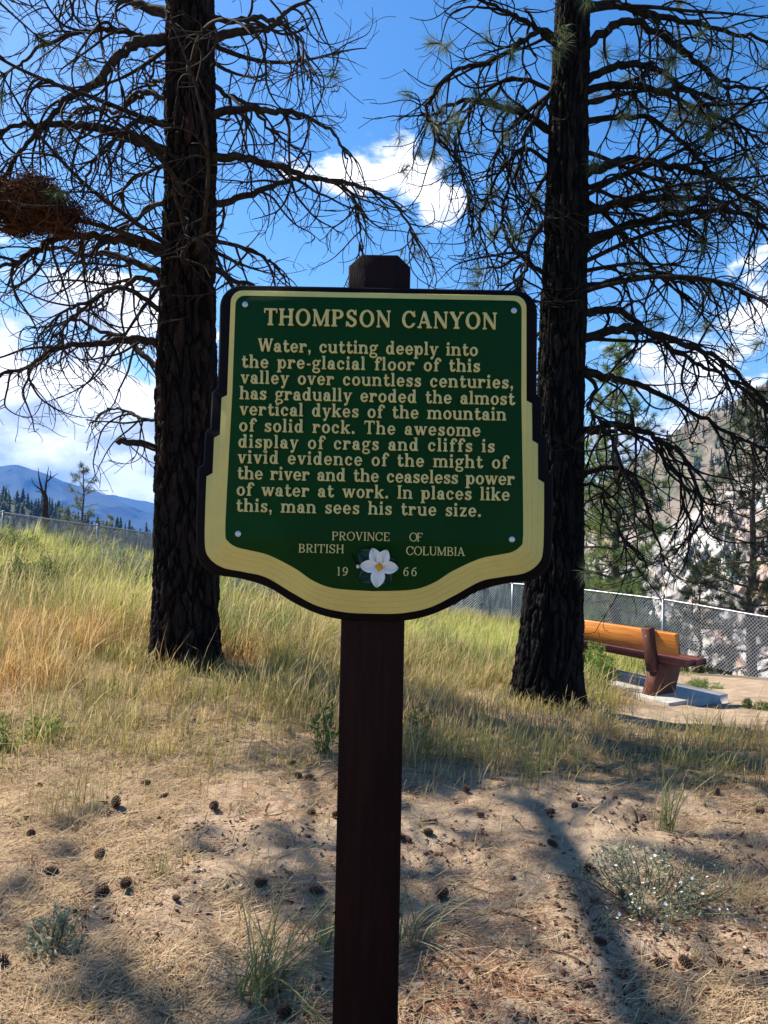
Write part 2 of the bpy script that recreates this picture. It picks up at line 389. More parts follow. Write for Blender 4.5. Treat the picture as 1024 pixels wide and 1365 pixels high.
iv = np.where(r.random(7000) < .6, r.integers(nv2 - 16, nv2, 7000), r.integers(4, nv2, 7000)); jx = r.integers(0, na2, 7000)
conifers(list(zip(sx[iv, jx] + r.uniform(-4, 4, 7000), sy[iv, jx] + r.uniform(-4, 4, 7000), sz[iv, jx] - r.uniform(.5, 3, 7000))), r.uniform(5, 13, 7000), conm, 'valley_forest', 'dark green conifer forest on the hill beyond the left fence', 6)
def mountain(name, label, pxk, pyk, D, seed, c1, c2):  # rock colours are tinted blue, painting in some of the distance haze
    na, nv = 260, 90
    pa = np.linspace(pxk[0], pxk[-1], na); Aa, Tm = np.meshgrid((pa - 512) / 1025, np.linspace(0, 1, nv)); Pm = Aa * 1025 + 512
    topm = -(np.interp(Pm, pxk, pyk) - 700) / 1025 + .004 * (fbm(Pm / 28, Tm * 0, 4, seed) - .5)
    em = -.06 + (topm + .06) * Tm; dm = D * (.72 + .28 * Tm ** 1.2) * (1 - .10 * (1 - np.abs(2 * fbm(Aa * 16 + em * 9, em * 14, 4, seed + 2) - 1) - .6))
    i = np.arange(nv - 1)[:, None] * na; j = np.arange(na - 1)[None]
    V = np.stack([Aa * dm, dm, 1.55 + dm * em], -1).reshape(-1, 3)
    tag(link(name, mesh(name, V, np.stack([i + j, i + j + 1, i + na + j + 1, i + na + j], -1).reshape(-1, 4), pm(name + '_hazed_rock', c1, c2, .004, .95, bump=.6, bscale=.01, bdist=40), None, True)), label, 'mountain', kind='structure')
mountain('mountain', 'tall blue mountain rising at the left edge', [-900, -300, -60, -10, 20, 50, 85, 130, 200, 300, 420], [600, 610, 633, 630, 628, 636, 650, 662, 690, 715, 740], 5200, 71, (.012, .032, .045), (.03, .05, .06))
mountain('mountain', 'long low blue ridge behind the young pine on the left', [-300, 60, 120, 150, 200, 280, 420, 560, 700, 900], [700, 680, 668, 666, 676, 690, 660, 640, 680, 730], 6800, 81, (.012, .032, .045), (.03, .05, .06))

# ------------------------------------------------------------------ lettering: a slab serif drawn from strokes
def glyph(ch, w, t):
    pr = []; s = t * .8; e = .55; X_ = 4.7; H = 7.0
    def B(x0, y0, x1, y1): pr.append(('b', x0, y0, x1, y1))
    def L(x0, y0, x1, y1, ww): pr.append(('l', x0, y0, x1, y1, ww))
    def D(x, y, r): pr.append(('d', x, y, r))
    def O(cx, cy, rx, ry, wv=None, wh=None, keep=None, cut=None): pr.append(('o', cx, cy, rx, ry, wv or w, wh or t, keep, cut))
    def st(x, y0, y1, top='', bot='', ww=None):
        q = (ww or w) / 2; B(x - q, y0, x + q, y1)
        if top: B(x - q - (e if top in 'lf' else 0), y1 - s, x + q + (e if top in 'rf' else 0), y1)
        if bot: B(x - q - (e if bot in 'lf' else 0), y0, x + q + (e if bot in 'rf' else 0), y0 + s)
    def arch(x0, x1): O((x0 + x1) / 2, 3.0, (x1 - x0 + w) / 2, 1.8, keep=(-9, 3.0, 99, 99)); st(x1, 0, 3.02, '', 'f')
    A = {}
    if ch == 'a': O(1.75, 1.4, 1.75, 1.5); st(3.2, 0, 3.2, '', 'r'); O(2.05, 3.15, 1.7, 1.6, keep=(-9, 3.1, 99, 99)); D(.85, 3.45, .66); adv = 4.55
    elif ch == 'b': st(.95, 0, 7, 'l'); O(2.75, 2.35, 2.0, 2.45); adv = 5.1
    elif ch == 'c': O(2.2, 2.35, 2.15, 2.45, cut=(2.7, 1.25, 9, 3.5)); D(3.45, 3.45, .7); adv = 4.5
    elif ch == 'd': st(3.8, 0, 7, 'l', 'r'); O(2.1, 2.35, 2.0, 2.45); adv = 5.3
    elif ch == 'e': O(2.25, 2.35, 2.2, 2.45, cut=(2.4, 1.2, 9, 2.05)); B(.6, 2.0, 4.2, 2.0 + t); adv = 4.7
    elif ch == 'f': st(1.5, 0, 5.6, '', 'f'); O(2.65, 5.45, 1.72, 1.65, keep=(-9, 5.4, 99, 99)); D(3.75, 5.75, .62); B(.3, X_ - t, 3.1, X_); adv = 3.7
    elif ch == 'g': O(2.1, 3.15, 1.95, 1.7, w * .9, t * .9); O(2.3, -.75, 2.25, 1.4, w * .75, t * .9); L(1.1, 1.7, .85, .4, w * .7); L(3.3, 4.0, 4.4, 4.6, t); D(4.35, 4.45, .5); adv = 4.8
    elif ch == 'h': st(1, 0, 7, 'l', 'f'); arch(1, 4.15); adv = 5.5
    elif ch == 'n': st(1, 0, X_, 'l', 'f'); arch(1, 4.15); adv = 5.5
    elif ch == 'm': st(1, 0, X_, 'l', 'f'); arch(1, 4.0); arch(4.0, 7.0); adv = 8.3
    elif ch == 'u': st(1, 1.6, X_, 'l'); O(2.55, 1.7, (3.1 + w) / 2, 1.8, keep=(-9, -9, 99, 1.72)); st(4.1, 0, X_, 'l', 'r'); adv = 5.4
    elif ch == 'i': st(1.1, 0, X_, 'l', 'f'); D(1.05, 6.2, .8); adv = 2.5
    elif ch == 'l': st(1.1, 0, 7, 'l', 'f'); adv = 2.5
    elif ch == 'k': st(1, 0, 7, 'l', 'f'); L(1.3, 1.9, 3.9, X_ - .2, t); B(2.9, X_ - s, 4.9, X_); L(2.2, 2.9, 4.2, .1, w); B(3.2, 0, 5.2, s); adv = 5.2
    elif ch == 'o': O(2.35, 2.35, 2.3, 2.45); adv = 4.8
    elif ch == 'p': st(.95, -2.1, X_, 'l', 'f'); O(2.8, 2.35, 2.0, 2.45); adv = 5.15
    elif ch == 'r': st(1, 0, X_, 'l', 'f'); O(2.7, 3.1, 1.75, 1.65, keep=(-9, 3.0, 3.4, 99)); D(3.4, 3.75, .75); adv = 4.3
    elif ch == 's': O(1.95, 3.4, 1.75, 1.35, w * .95, t, cut=(1.95, -9, 9, 3.35)); O(1.95, 1.35, 1.85, 1.45, w * .95, t, cut=(-9, 1.4, 1.95, 9)); L(1.1, 2.95, 2.9, 1.85, w * .95); B(3.1, 3.1, 3.55, X_); B(.2, 0, .65, 1.6); adv = 4.0
    elif ch == 't': st(1.45, 1.2, 6.2); O(2.4, 1.35, 1.57, 1.45, keep=(-9, -9, 99, 1.4)); B(.2, X_ - t, 3.3, X_); adv = 3.75
    elif ch in 'vwy':
        L(.9, X_ - .1, 2.45, 0.1, w); B(0, X_ - s, 2.1, X_)
        if ch == 'v': L(2.5, .1, 3.9, X_ - .1, t); B(3.1, X_ - s, 4.8, X_); adv = 4.9
        elif ch == 'w': L(2.5, .1, 3.7, X_ - .1, t); L(3.7, X_ - .1, 5.1, .1, w); L(5.15, .1, 6.5, X_ - .1, t); B(5.7, X_ - s, 7.3, X_); B(2.9, X_ - s, 4.6, X_); adv = 7.3
        else: L(4.0, X_ - .1, 1.75, -1.8, t); B(3.2, X_ - s, 4.9, X_); D(1.2, -1.6, .68); adv = 4.9
    elif ch == 'z': B(.3, X_ - t, 3.9, X_); B(.3, 0, 4.0, t); L(3.3, X_ - .4, .95, .4, w); B(.3, 3.4, .7, X_); B(3.6, 0, 4.0, 1.4); adv = 4.3
    elif ch == ',': D(.9, .65, .75); L(1.25, .3, .75, -1.3, .55); adv = 2.0
    elif ch == '.': D(.9, .65, .78); adv = 2.0
    elif ch == '-': B(.3, 1.9, 2.3, 2.75); adv = 2.6
    elif ch == 'T': st(3, 0, H, '', 'f'); B(.1, H - t, 5.9, H); B(.1, 5.2, .6, H); B(5.4, 5.2, 5.9, H); adv = 6.1
    elif ch == 'H': st(1.2, 0, H, 'f', 'f'); st(5.3, 0, H, 'f', 'f'); B(1.2, 3.3, 5.3, 3.3 + t); adv = 6.6
    elif ch == 'O': O(3.4, 3.5, 3.25, 3.6); adv = 6.9
    elif ch == 'M': st(1.0, 0, H, 'l', 'f', t); st(6.5, 0, H, 'r', 'f'); L(1.1, H - .3, 3.7, .3, w); L(3.75, .3, 6.2, H - .3, t); B(.5, H - s, 1.7, H); adv = 7.8
    elif ch == 'P' or ch == 'R':
        st(1.3, 0, H, 'l', 'f'); O(2.9, 5.1, 2.4, 1.9, keep=(2.85, -9, 99, 99)); B(1.3, H - t, 2.9, H); B(1.3, 3.2, 2.9, 3.2 + t); adv = 5.6
        if ch == 'R': L(2.8, 3.4, 4.8, .3, w); B(4.3, 0, 6.1, s); adv = 6.2
    elif ch == 'S': O(2.6, 5.15, 2.2, 1.95, w * .9, t, cut=(2.6, -9, 9, 5.1)); O(2.6, 1.85, 2.35, 1.95, w * .9, t, cut=(-9, 1.9, 2.6, 9)); L(1.2, 4.4, 4.1, 2.6, w * .95); B(4.3, 4.8, 4.8, H); B(.2, 0, .7, 2.2); adv = 5.4
    elif ch == 'N': st(1.0, 0, H, 'l', 'f', t); st(5.5, 0, H, 'f', '', t); L(1.1, H - .3, 5.4, .3, w); B(.5, H - s, 1.8, H); adv = 6.5
    elif ch == 'C': O(3.3, 3.5, 3.15, 3.6, cut=(4.0, 1.9, 9, 4.9)); B(5.35, 4.5, 5.85, H); adv = 6.3
    elif ch == 'A': L(3, H, .95, .2, t); L(3.1, H - .3, 5.3, .2, w); B(1.6, 2, 4.7, 2 + t); B(0, 0, 2.0, s); B(4.1, 0, 6.5, s); adv = 6.5
    elif ch == 'Y': L(.95, H - .2, 3.1, 3.1, w); L(5.3, H - .2, 3.1, 3.1, t); st(3.1, 0, 3.5, '', 'f'); B(0, H - s, 2.1, H); B(4.3, H - s, 6.3, H); adv = 6.3
    elif ch == 'W': L(.9, H - .1, 2.7, .2, w); L(2.75, .2, 4.4, H - .1, t); L(4.4, H - .1, 6.1, .2, w); L(6.15, .2, 7.7, H - .1, t); B(0, H - s, 2.1, H); B(6.9, H - s, 8.5, H); B(3.5, H - s, 5.3, H); adv = 8.6
    elif ch == 'I': st(1.3, 0, H, 'f', 'f'); adv = 2.7
    elif ch == 'V': L(.95, H - .1, 3.0, .2, w); L(3.05, .2, 5.1, H - .1, t); B(0, H - s, 2.1, H); B(4.2, H - s, 6.1, H); adv = 6.1
    elif ch in 'EFL':
        st(1.3, 0, H, 'l' if ch != 'L' else 'f', 'l' if ch != 'F' else 'f'); adv = 5.5
        if ch != 'L': B(1.3, H - t, 4.9, H); B(4.4, 5.3, 4.9, H); B(1.3, 3.3, 3.9, 3.3 + t)
        if ch != 'F': B(1.3, 0, 5.1, t); B(4.6, 0, 5.1, 1.9)
    elif ch == 'B': st(1.3, 0, H, 'l', 'l'); O(2.7, 5.25, 2.2, 1.75, keep=(2.65, -9, 99, 99)); O(2.8, 1.85, 2.6, 1.95, keep=(2.65, -9, 99, 99)); B(1.3, H - t, 2.8, H); B(1.3, 0, 2.8, t); B(1.3, 3.3, 2.8, 3.3 + t); adv = 5.8
    elif ch == 'U': st(1.2, 2.2, H, 'f'); st(5.2, 2.2, H, 'f', '', t); O(3.2, 2.3, 2 + w / 2, 2.4, keep=(-9, -9, 99, 2.35)); adv = 6.4
    elif ch == '1': st(1.8, 0, H, 'l', 'f'); adv = 3.6
    elif ch in '96':
        y = 4.7 if ch == '9' else 2.3; O(2.3, y, 2.1, 2.35)
        if ch == '9': O(.9, 4.4, 3.5, 4.45, w, t, keep=(.9, -9, 99, 4.5)); D(1.1, .5, .6)
        else: O(3.7, 2.6, 3.5, 4.45, w, t, keep=(-9, 2.5, 3.7, 99)); D(3.5, 6.5, .6)
        adv = 4.6
    else: adv = 3
    return pr, adv
def contour(pr):
    h = .11; gx = np.arange(-.8, 9.4, h); gy = np.arange(-2.9, 7.6, h); X, Y = np.meshgrid(gx, gy); D_ = np.full(X.shape, 9.)
    for p in pr:
        k = p[0]
        if k == 'b':
            _, x0, y0, x1, y1 = p; d = np.maximum(np.abs(X - (x0 + x1) / 2) - (x1 - x0) / 2, np.abs(Y - (y0 + y1) / 2) - (y1 - y0) / 2)
        elif k == 'l':
            _, x0, y0, x1, y1, ww = p; L = math.hypot(x1 - x0, y1 - y0); ux, uy = (x1 - x0) / L, (y1 - y0) / L
            a = (X - x0) * ux + (Y - y0) * uy; b = -(X - x0) * uy + (Y - y0) * ux
            d = np.maximum(np.abs(a - L / 2) - L / 2, np.abs(b) - ww / 2)
        elif k == 'd': d = np.hypot(X - p[1], Y - p[2]) - p[3]
        else:
            _, cx, cy, rx, ry, wv, wh, keep, cut = p
            fo = (np.hypot((X - cx) / rx, (Y - cy) / ry) - 1) * min(rx, ry); ax, ay = max(rx - wv, .15), max(ry - wh, .15)
            fi = (np.hypot((X - cx) / ax, (Y - cy) / ay) - 1) * min(ax, ay); d = np.maximum(fo, -fi)
            if keep: d = np.maximum(d, np.maximum(np.maximum(keep[0] - X, X - keep[2]), np.maximum(keep[1] - Y, Y - keep[3])))
            if cut: d = np.maximum(d, np.minimum(np.minimum(X - cut[0], cut[2] - X), np.minimum(Y - cut[1], cut[3] - Y)))
        D_ = np.minimum(D_, d)
    D_ += 1e-5; ins = D_ < 0; nx = len(gx)
    code = ins[:-1, :-1] * 1 + ins[:-1, 1:] * 2 + ins[1:, 1:] * 4 + ins[1:, :-1] * 8
    seg = {}; TB = {1: [(3, 0)], 2: [(0, 1)], 3: [(3, 1)], 4: [(1, 2)], 5: [(3, 2), (1, 0)], 6: [(0, 2)], 7: [(3, 2)], 8: [(2, 3)], 9: [(2, 0)], 10: [(0, 3), (2, 1)], 11: [(2, 1)], 12: [(1, 3)], 13: [(1, 0)], 14: [(0, 3)]}
    def ekey(i, j, e): return [(i, j, 0), (i, j + 1, 1), (i + 1, j, 0), (i, j, 1)][e]
    for i, j in np.argwhere((code > 0) & (code < 15)):
        for a, b in TB[int(code[i, j])]: seg[ekey(i, j, a)] = ekey(i, j, b)
    def pos(k):
        i, j, o = k; i2, j2 = (i, j + 1) if o == 0 else (i + 1, j); a, b = D_[i, j], D_[i2, j2]; f = a / (a - b)
        return (gx[j] + f * (gx[j2] - gx[j]), gy[i] + f * (gy[i2] - gy[i]))
    loops = []
    while seg:
        k0, k = seg.popitem(); lp = [k0]
        while k != k0: lp.append(k); k = seg.pop(k)
        pts = np.array([pos(q) for q in lp])
        keep = [0]                                   # drop points on straight runs
        for q in range(1, len(pts)):
            a = pts[keep[-1]]; b = pts[(q + 1) % len(pts)]; ab = b - a; L = np.hypot(*ab) + 1e-9
            mid = pts[keep[-1] + 1:q + 1] - a
            if np.max(np.abs(mid[:, 0] * ab[1] - mid[:, 1] * ab[0])) / L > .012: keep.append(q)
        if len(keep) > 2: loops.append(pts[keep])
    return loops
GC = {}
def gmesh(ch, w, t):
    k = (ch, w, t)
    if k not in GC:
        pr, adv = glyph(ch, w, t); loops = contour(pr) if pr else []
        tri = np.zeros((0, 3), int)
        if loops:                                    # constrained triangles, keeping those whose middle lies in the letter
            V = np.concatenate(loops); ed = []; o = 0
            for lp in loops: m = len(lp); ed += [(o + q, o + (q + 1) % m) for q in range(m)]; o += m
            r_ = delaunay_2d_cdt([Vector(v) for v in V], ed, [], 0, 1e-7)
            W_ = np.array([tuple(v) for v in r_[0]]); back = [ov[0] if ov else -1 for ov in r_[3]]; F_ = np.array([f for f in r_[2] if len(f) == 3])
            cen = W_[F_].mean(1); ins = np.zeros(len(F_), bool)
            for lp in loops:
                a = lp; b = np.roll(lp, -1, 0)
                for x0, x1 in zip(a, b):
                    c_ = ((x0[1] > cen[:, 1]) != (x1[1] > cen[:, 1])); xx = x0[0] + (cen[:, 1] - x0[1]) / ((x1[1] - x0[1]) or 1e-12) * (x1[0] - x0[0]); ins ^= c_ & (cen[:, 0] < xx)
            tri = np.array(back)[F_[ins]]; tri = tri[(tri >= 0).all(1)]
        GC[k] = (loops, tri, adv)
    return GC[k]
def text_line(mb, s, p0, p1, sc, w, t, y_face, depth=.005, space=2.6, sx=1.0):
    """letters of one line from local point p0 to p1 (x,z), front faces at y_face - depth"""
    adv = [gmesh(c, w, t)[2] * sx if c != ' ' else space for c in s]
    tot = sum(adv); L = p1[0] - p0[0]; track = (L / sc - tot + .3) / (len(s) - 1); x = 0
    for c, a in zip(s, adv):
        if c != ' ':
            loops, tri, _ = gmesh(c, w, t)
            V = np.concatenate(loops); nV = len(V)
            fx = (x + V[:, 0] * sx) * sc; px = p0[0] + fx; pz = p0[1] + (p1[1] - p0[1]) * fx / L + V[:, 1] * sc
            fr = np.column_stack([px, np.full(nV, y_face - depth), pz]); bk = fr.copy(); bk[:, 1] = y_face + .001
            Q = []; o = 0
            for lp in loops:
                m = len(lp); q = np.arange(m); Q.append(np.column_stack([o + q, o + (q + 1) % m, nV + o + (q + 1) % m, nV + o + q])); o += m
            # outward-facing front triangles
            a0, b0, c0 = V[tri[:, 0]], V[tri[:, 1]], V[tri[:, 2]]; cr = (b0[:, 0] - a0[:, 0]) * (c0[:, 1] - a0[:, 1]) - (b0[:, 1] - a0[:, 1]) * (c0[:, 0] - a0[:, 0])
            T_ = np.where((cr < 0)[:, None], tri[:, ::-1], tri)
            mb.add(np.vstack([fr, bk]), [T_, np.concatenate(Q)])
        x += a + track

# ------------------------------------------------------------------ the sign
PXM = 488.0
LEAN = RD(2.3)
ptop = P(506, 343, 2.06); hz = ptop.z / math.cos(LEAN)
zb = landz(ptop.x, 2.03)
sign = empty('information_sign', (ptop.x, 2.03, 0), 'green carved wooden information sign with cream lettering on a dark brown post', 'sign')
sign.rotation_euler = (-LEAN, 0, 0)
def SL(px, py):                                     # pixel on the sign to its local x, z
    return .989 * ((px - 506) + (py - 343) * .0186) / PXM, hz + (-.983 * (py - 343) - .6 + (px - 506) * .0186) / PXM
def SZ(zx, zy): return SL(260 + zx / 2.13333, 330 + zy / 2.13333)
brown = pm('dark_brown_stain', (.021, .006, .005), (.012, .004, .004), 5, .65, .5, 26, .12, (9, 9, .6), bdist=.003)
blackb = pm('black_brown_paint', (.0045, .003, .003), (.007, .004, .004), 9, .65, .25, 60, .08, bdist=.002)
cream = pm('cream_paint', (.70, .56, .17), (.63, .50, .15), 6, .6, .25, 50, .15, bdist=.001)
creaml = pm('cream_letter_paint', (.70, .58, .23), (.63, .51, .19), 30, .55, .2, 120, .15, bdist=.0006)
greenp = pm('dark_green_paint', (.003, .043, .006), (.002, .033, .005), 4, .55, .3, 45, .10, (1, 1, .35), bdist=.0015)
whitep = pm('white_paint', (.80, .77, .71), (.72, .69, .63), 20, .5, .2, 60)
leafp = pm('dark_leaf_paint', (.006, .035, .022), (.010, .05, .03), 20, .45)
yolk = pm('orange_yellow_paint', (.75, .36, .02), (.65, .28, .01), 60, .5, .4, 200, bdist=.001)
steel = pm('galvanised_steel', (.33, .34, .35), (.26, .27, .28), 30, .45, .1, 80, .5, metal=.75)
# post: chamfered head, square body
hw = .086
def post_outline():
    t0 = hz + .030
    return [(-hw, -.25), (hw, -.25), (hw, t0 - .034), (hw - .036, t0), (-hw + .036, t0), (-hw, t0 - .034)]
mb = MB(); mb.prism(post_outline(), .0, .165, .004); mb.build('post', brown, sign)
def mirror(pts): return np.array(list(pts) + [(-x, z) for x, z in pts[::-1]])
def smoothc(pts, n=6):                                # rounds a list of control points with a Catmull-Rom spline
    p = np.array(pts, float); out = []
    for k in range(len(p) - 1):
        p0, p1, p2, p3 = p[max(k - 1, 0)], p[k], p[k + 1], p[min(k + 2, len(p) - 1)]
        for u in np.linspace(0, 1, n, endpoint=False):
            out.append(.5 * ((2 * p1) + (-p0 + p2) * u + (2 * p0 - 5 * p1 + 4 * p2 - p3) * u * u + (-p0 + 3 * p1 - 3 * p2 + p3) * u ** 3))
    return [tuple(q) for q in out] + [tuple(p[-1])]
def half(corner, r, side, low):
    """left half outline from the top middle, round the top corner, down the side and along the curved bottom (zoomed pixels)"""
    cx, cy = corner; top = [(525, (cy))]
    arc = [(cx + r - r * math.sin(a), cy + r - r * math.cos(a)) for a in np.linspace(0, math.pi / 2, 7)]
    return arc, side, low
def outline(corner, r, side, low):
    arc, side, low = half(corner, r, side, low)
    lw = smoothc(low, 6)
    pts = [(525 * 0 + 508, corner[1])] + arc + side + lw
    loc = []
    # work relative to the sign's own axis so that both halves match
    axis = lambda zy: 0
    for zx, zy in pts:
        x, z = SZ(zx, zy); loc.append((x, z))
    loc[0] = (0.0, loc[1][1] if abs(loc[0][1] - loc[1][1]) < .02 else loc[0][1])
    ztop = max(q[1] for q in loc[:3]); loc = [(min(x, -0.0005), z) for x, z in loc]
    out = loc + [(-x, z) for x, z in loc[::-1]]
    res = [out[0]]
    for q in out[1:]:
        if math.hypot(q[0] - res[-1][0], q[1] - res[-1][1]) > .0012: res.append(q)
    return res
BLACK = outline((70, 104), 62, [(66, 402), (50, 416), (47, 518), (33, 529), (29, 620), (14, 632)],
                [(12, 720), (12, 845), (22, 895), (62, 930), (140, 944), (215, 968), (290, 1013), (360, 1044), (430, 1059), (512, 1062)])
Y4 = outline((103, 124), 34, [(96, 424), (80, 432), (76, 537), (60, 546), (57, 646), (40, 656)],
             [(38, 740), (38, 845), (50, 884), (88, 912), (150, 925), (210, 940), (285, 984), (352, 1019), (430, 1037), (512, 1041)])
Y3 = outline((103.3, 124.3), 34, [(96.5, 424.4), (80.4, 432.4), (76.5, 537.5), (60.5, 546.5)],
             [(56, 700), (55, 838), (64, 871), (96, 896), (153, 908), (214, 924), (288, 966), (353, 1002), (430, 1020), (512, 1025)])
Y2 = outline((103.6, 124.6), 34, [(97, 424.8), (80.8, 432.8)],
             [(74, 620), (71, 832), (78, 858), (105, 880), (157, 892), (216, 907), (289, 948), (350, 985), (430, 1004), (512, 1010)])
Y1 = outline((104, 125), 34, [], [(97, 420), (88, 700), (85, 826), (92, 850), (118, 870), (160, 879), (217, 893), (290, 932), (347, 968), (415, 989), (512, 995)])
GR = outline((118, 141), 26, [], [(112, 420), (100, 700), (97, 815), (104, 838), (128, 855), (165, 864), (219, 878), (290, 914), (342, 949), (402, 970), (512, 978)])
for nm, ol, y0, y1, m, bv in (('backing_board', BLACK, -.05, -.0005, blackb, .006), ('border', Y4, -.0530, -.0495, cream, .0012), ('border', Y3, -.0560, -.0530, cream, .0022),
                              ('border', Y2, -.0590, -.0560, cream, .0022), ('border', Y1, -.0620, -.0590, cream, .0022), ('panel', GR, -.0640, -.0620, greenp, .0012)):
    mb = MB(); mb.prism(ol, y0, y1, bv); mb.build(nm, m, sign)
YF = -.0640
u = 6 / 2.13333 / PXM
mb = MB(); text_line(mb, 'THOMPSON CANYON', SZ(199, 227), SZ(853, 240), u * 1.12, 1.4, .68, YF, .006, 3.2, .93); mb.build('title_lettering', creaml, sign)
BODY = [('Water, cutting deeply into', 183, 800, 303, 316), ('the pre-glacial floor of this', 138, 806, 349, 362), ('valley over countless centuries,', 136, 899, 394, 409),
        ('has gradually eroded the almost', 134, 902, 439, 456), ('vertical dykes of the mountain', 134, 878, 484, 500), ('of solid rock. The awesome', 133, 806, 530, 545),
        ('display of crags and cliffs is', 131, 845, 576, 590), ('vivid evidence of the might of', 130, 882, 620, 636), ('the river and the ceaseless power', 129, 900, 665, 682),
        ('of water at work. In places like', 128, 886, 711, 726), ('this, man sees his true size.', 127, 806, 756, 771)]
for s, x0, x1, y0, y1 in BODY:
    mb = MB(); text_line(mb, s, SZ(x0, y0), SZ(x1, y1), u * .88, 1.28, .76, YF, .005, 3.3, .93); mb.build('text_lettering', creaml, sign)
mb = MB()
for s, x0, x1, y0, y1 in [('PROVINCE', 392, 553, 836, 838.5), ('OF', 607, 645, 839, 840), ('BRITISH', 300, 426, 870, 872.5), ('COLUMBIA', 598, 761, 877, 880), ('19', 406, 437, 934, 935), ('66', 590, 627, 935, 936)]:
    text_line(mb, s, SZ(x0, y0), SZ(x1, y1), u * .565, .95, .55, YF, .003)
mb.build('footer_lettering', creaml, sign)
screwm = pm('screw_steel', (.62, .62, .62), (.5, .5, .5), 60, .35, metal=.6)
for zx, zy in ((146, 167), (904, 185), (133, 818), (892, 834)):
    x, z = SZ(zx, zy); mb = MB(); k = 14; a = np.linspace(0, 2 * np.pi, k, endpoint=False)
    for r0, r1, y0, y1 in ((.0082, .0078, YF + .001, YF - .002), (.0078, .0045, YF - .002, YF - .0038)):
        V = np.vstack([np.column_stack([x + r0 * np.cos(a), np.full(k, y0), z + r0 * np.sin(a)]), np.column_stack([x + r1 * np.cos(a), np.full(k, y1), z + r1 * np.sin(a)])])
        q = np.arange(k); mb.add(V, np.column_stack([q, (q + 1) % k, k + (q + 1) % k, k + q]))
    mb.add(np.column_stack([x + .0045 * np.cos(a), np.full(k, YF - .0038), z + .0045 * np.sin(a)]), np.arange(k)[None])
    mb.build('screw', screwm, sign, True)
# dogwood flower emblem
fx, fz = SZ(524, 910)
def petal(ang, L, Wd, lift, tip=.10, y0=YF - .006):
    nu, nw = 14, 9; V = []
    for q in np.linspace(0, 1, nu):
        w_ = Wd * (math.sin(math.pi * min(1, (q * .93 + .07)) ** 1.15) ** .75) * (1 - .15 * q) + .0015
        for v in np.linspace(-1, 1, nw):
            rr_ = L * q; x = rr_ * math.cos(ang) - v * w_ * math.sin(ang); z = rr_ * math.sin(ang) + v * w_ * math.cos(ang)
            y = -lift * math.sin(math.pi * q * .8) - .006 * v * v + .003 * math.cos(v * 5)
            V.append((fx + x, y0 + y, fz + z))
    i = np.arange(nu - 1)[:, None] * nw; j = np.arange(nw - 1)[None]
    return V, np.stack([i + j, i + j + 1, i + nw + j + 1, i + nw + j], -1).reshape(-1, 4)
flower = None
mbl = MB()
for ang, L, Wd in ((2.5, .068, .026), (-2.5, .062, .026), (.25, .050, .020), (-1.0, .052, .022)): mbl.add(*petal(ang, L, Wd, .002, y0=YF - .0015))
mbl.build('leaf', leafp, sign, True)
mb = MB(); x0, z0 = SZ(500, 925); pts = [SZ(448, 875), SZ(455, 892), SZ(466, 909), SZ(490, 915)]
mb.tube([(x, YF - .004, z) for x, z in pts], [.0018, .002, .0025, .002], 6); mb.build('twig', brown, sign)
for q, (ang, L) in enumerate(((1.95, .052), (1.15, .049), (-.05, .050), (-1.68, .054), (3.10, .050))):
    mb = MB(); mb.add(*petal(ang, L, .0165 if q != 3 else .0185, .009, y0=YF - .006 - .0008 * q)); mb.build('petal', whitep, sign, True)
def ball(mb, c, r, nu=10, nv=7, jit=0):
    th = np.linspace(0, 2 * np.pi, nu, endpoint=False); ph = np.linspace(.02, math.pi - .02, nv); T_, Pq = np.meshgrid(th, ph); r_ = r * (1 + jit * rng.uniform(-1, 1, T_.shape))
    V = np.stack([r_ * np.sin(Pq) * np.cos(T_), r_ * np.sin(Pq) * np.sin(T_), r_ * np.cos(Pq)], -1).reshape(-1, 3) * (np.ones(3)) + np.array(c)
    i = np.arange(nv - 1)[:, None] * nu; j = np.arange(nu)[None]; j2 = (j + 1) % nu
    mb.add(V, np.stack([i + j, i + nu + j, i + nu + j2, i + j2], -1).reshape(-1, 4))
mb = MB(); ball(mb, (fx, YF - .012, fz), .0105, 14, 9, .06); mb.build('flower_centre', yolk, sign, True)
bx_, bz_ = SZ(466, 909); mb = MB(); ball(mb, (bx_, YF - .005, bz_), .0052); mb.build('bud', whitep, sign, True)

# ------------------------------------------------------------------ the two big pines
def bark_mat(name, c1, c2, c3):
    m = bpy.data.materials.new(name); m.use_nodes = True; t = m.node_tree; t.nodes.clear(); N = NT(t)
    tc = N.n('ShaderNodeTexCoord').outputs['Object']; a = N.n('ShaderNodeAttribute', attribute_name='Col').outputs[0]
    v = N.n('ShaderNodeMapping', i={'Vector': tc, 'Scale': (1, 1, .3)}).outputs[0]
    f1 = N.noise(v, 30, 6, .65); f2 = N.noise(v, 9, 4, .6)
    c = N.mix(N.smooth(f1, .35, .68), C4(c1), C4(c2)); c = N.mix(N.smooth(f2, .55, .72, 0, .7), c, C4(c3)); c = N.mix(1, c, a, 'MULTIPLY')
    bp = N.n('ShaderNodeBump', i={'Strength': .9, 'Distance': .012, 'Height': N.noise(v, 60, 6, .7)})
    b = N.n('ShaderNodeBsdfPrincipled', i={'Base Color': c, 'Roughness': .92, 'Specular IOR Level': .15, 'Normal': bp.outputs[0]})
    N.n('ShaderNodeOutputMaterial', i={'Surface': b.outputs[0]}); return m
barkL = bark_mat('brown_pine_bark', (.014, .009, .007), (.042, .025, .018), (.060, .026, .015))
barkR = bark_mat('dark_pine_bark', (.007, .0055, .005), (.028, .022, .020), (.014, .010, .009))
deadw = pm('dead_grey_twig', (.028, .018, .014), (.060, .041, .031), 12, .9, spec=.1)
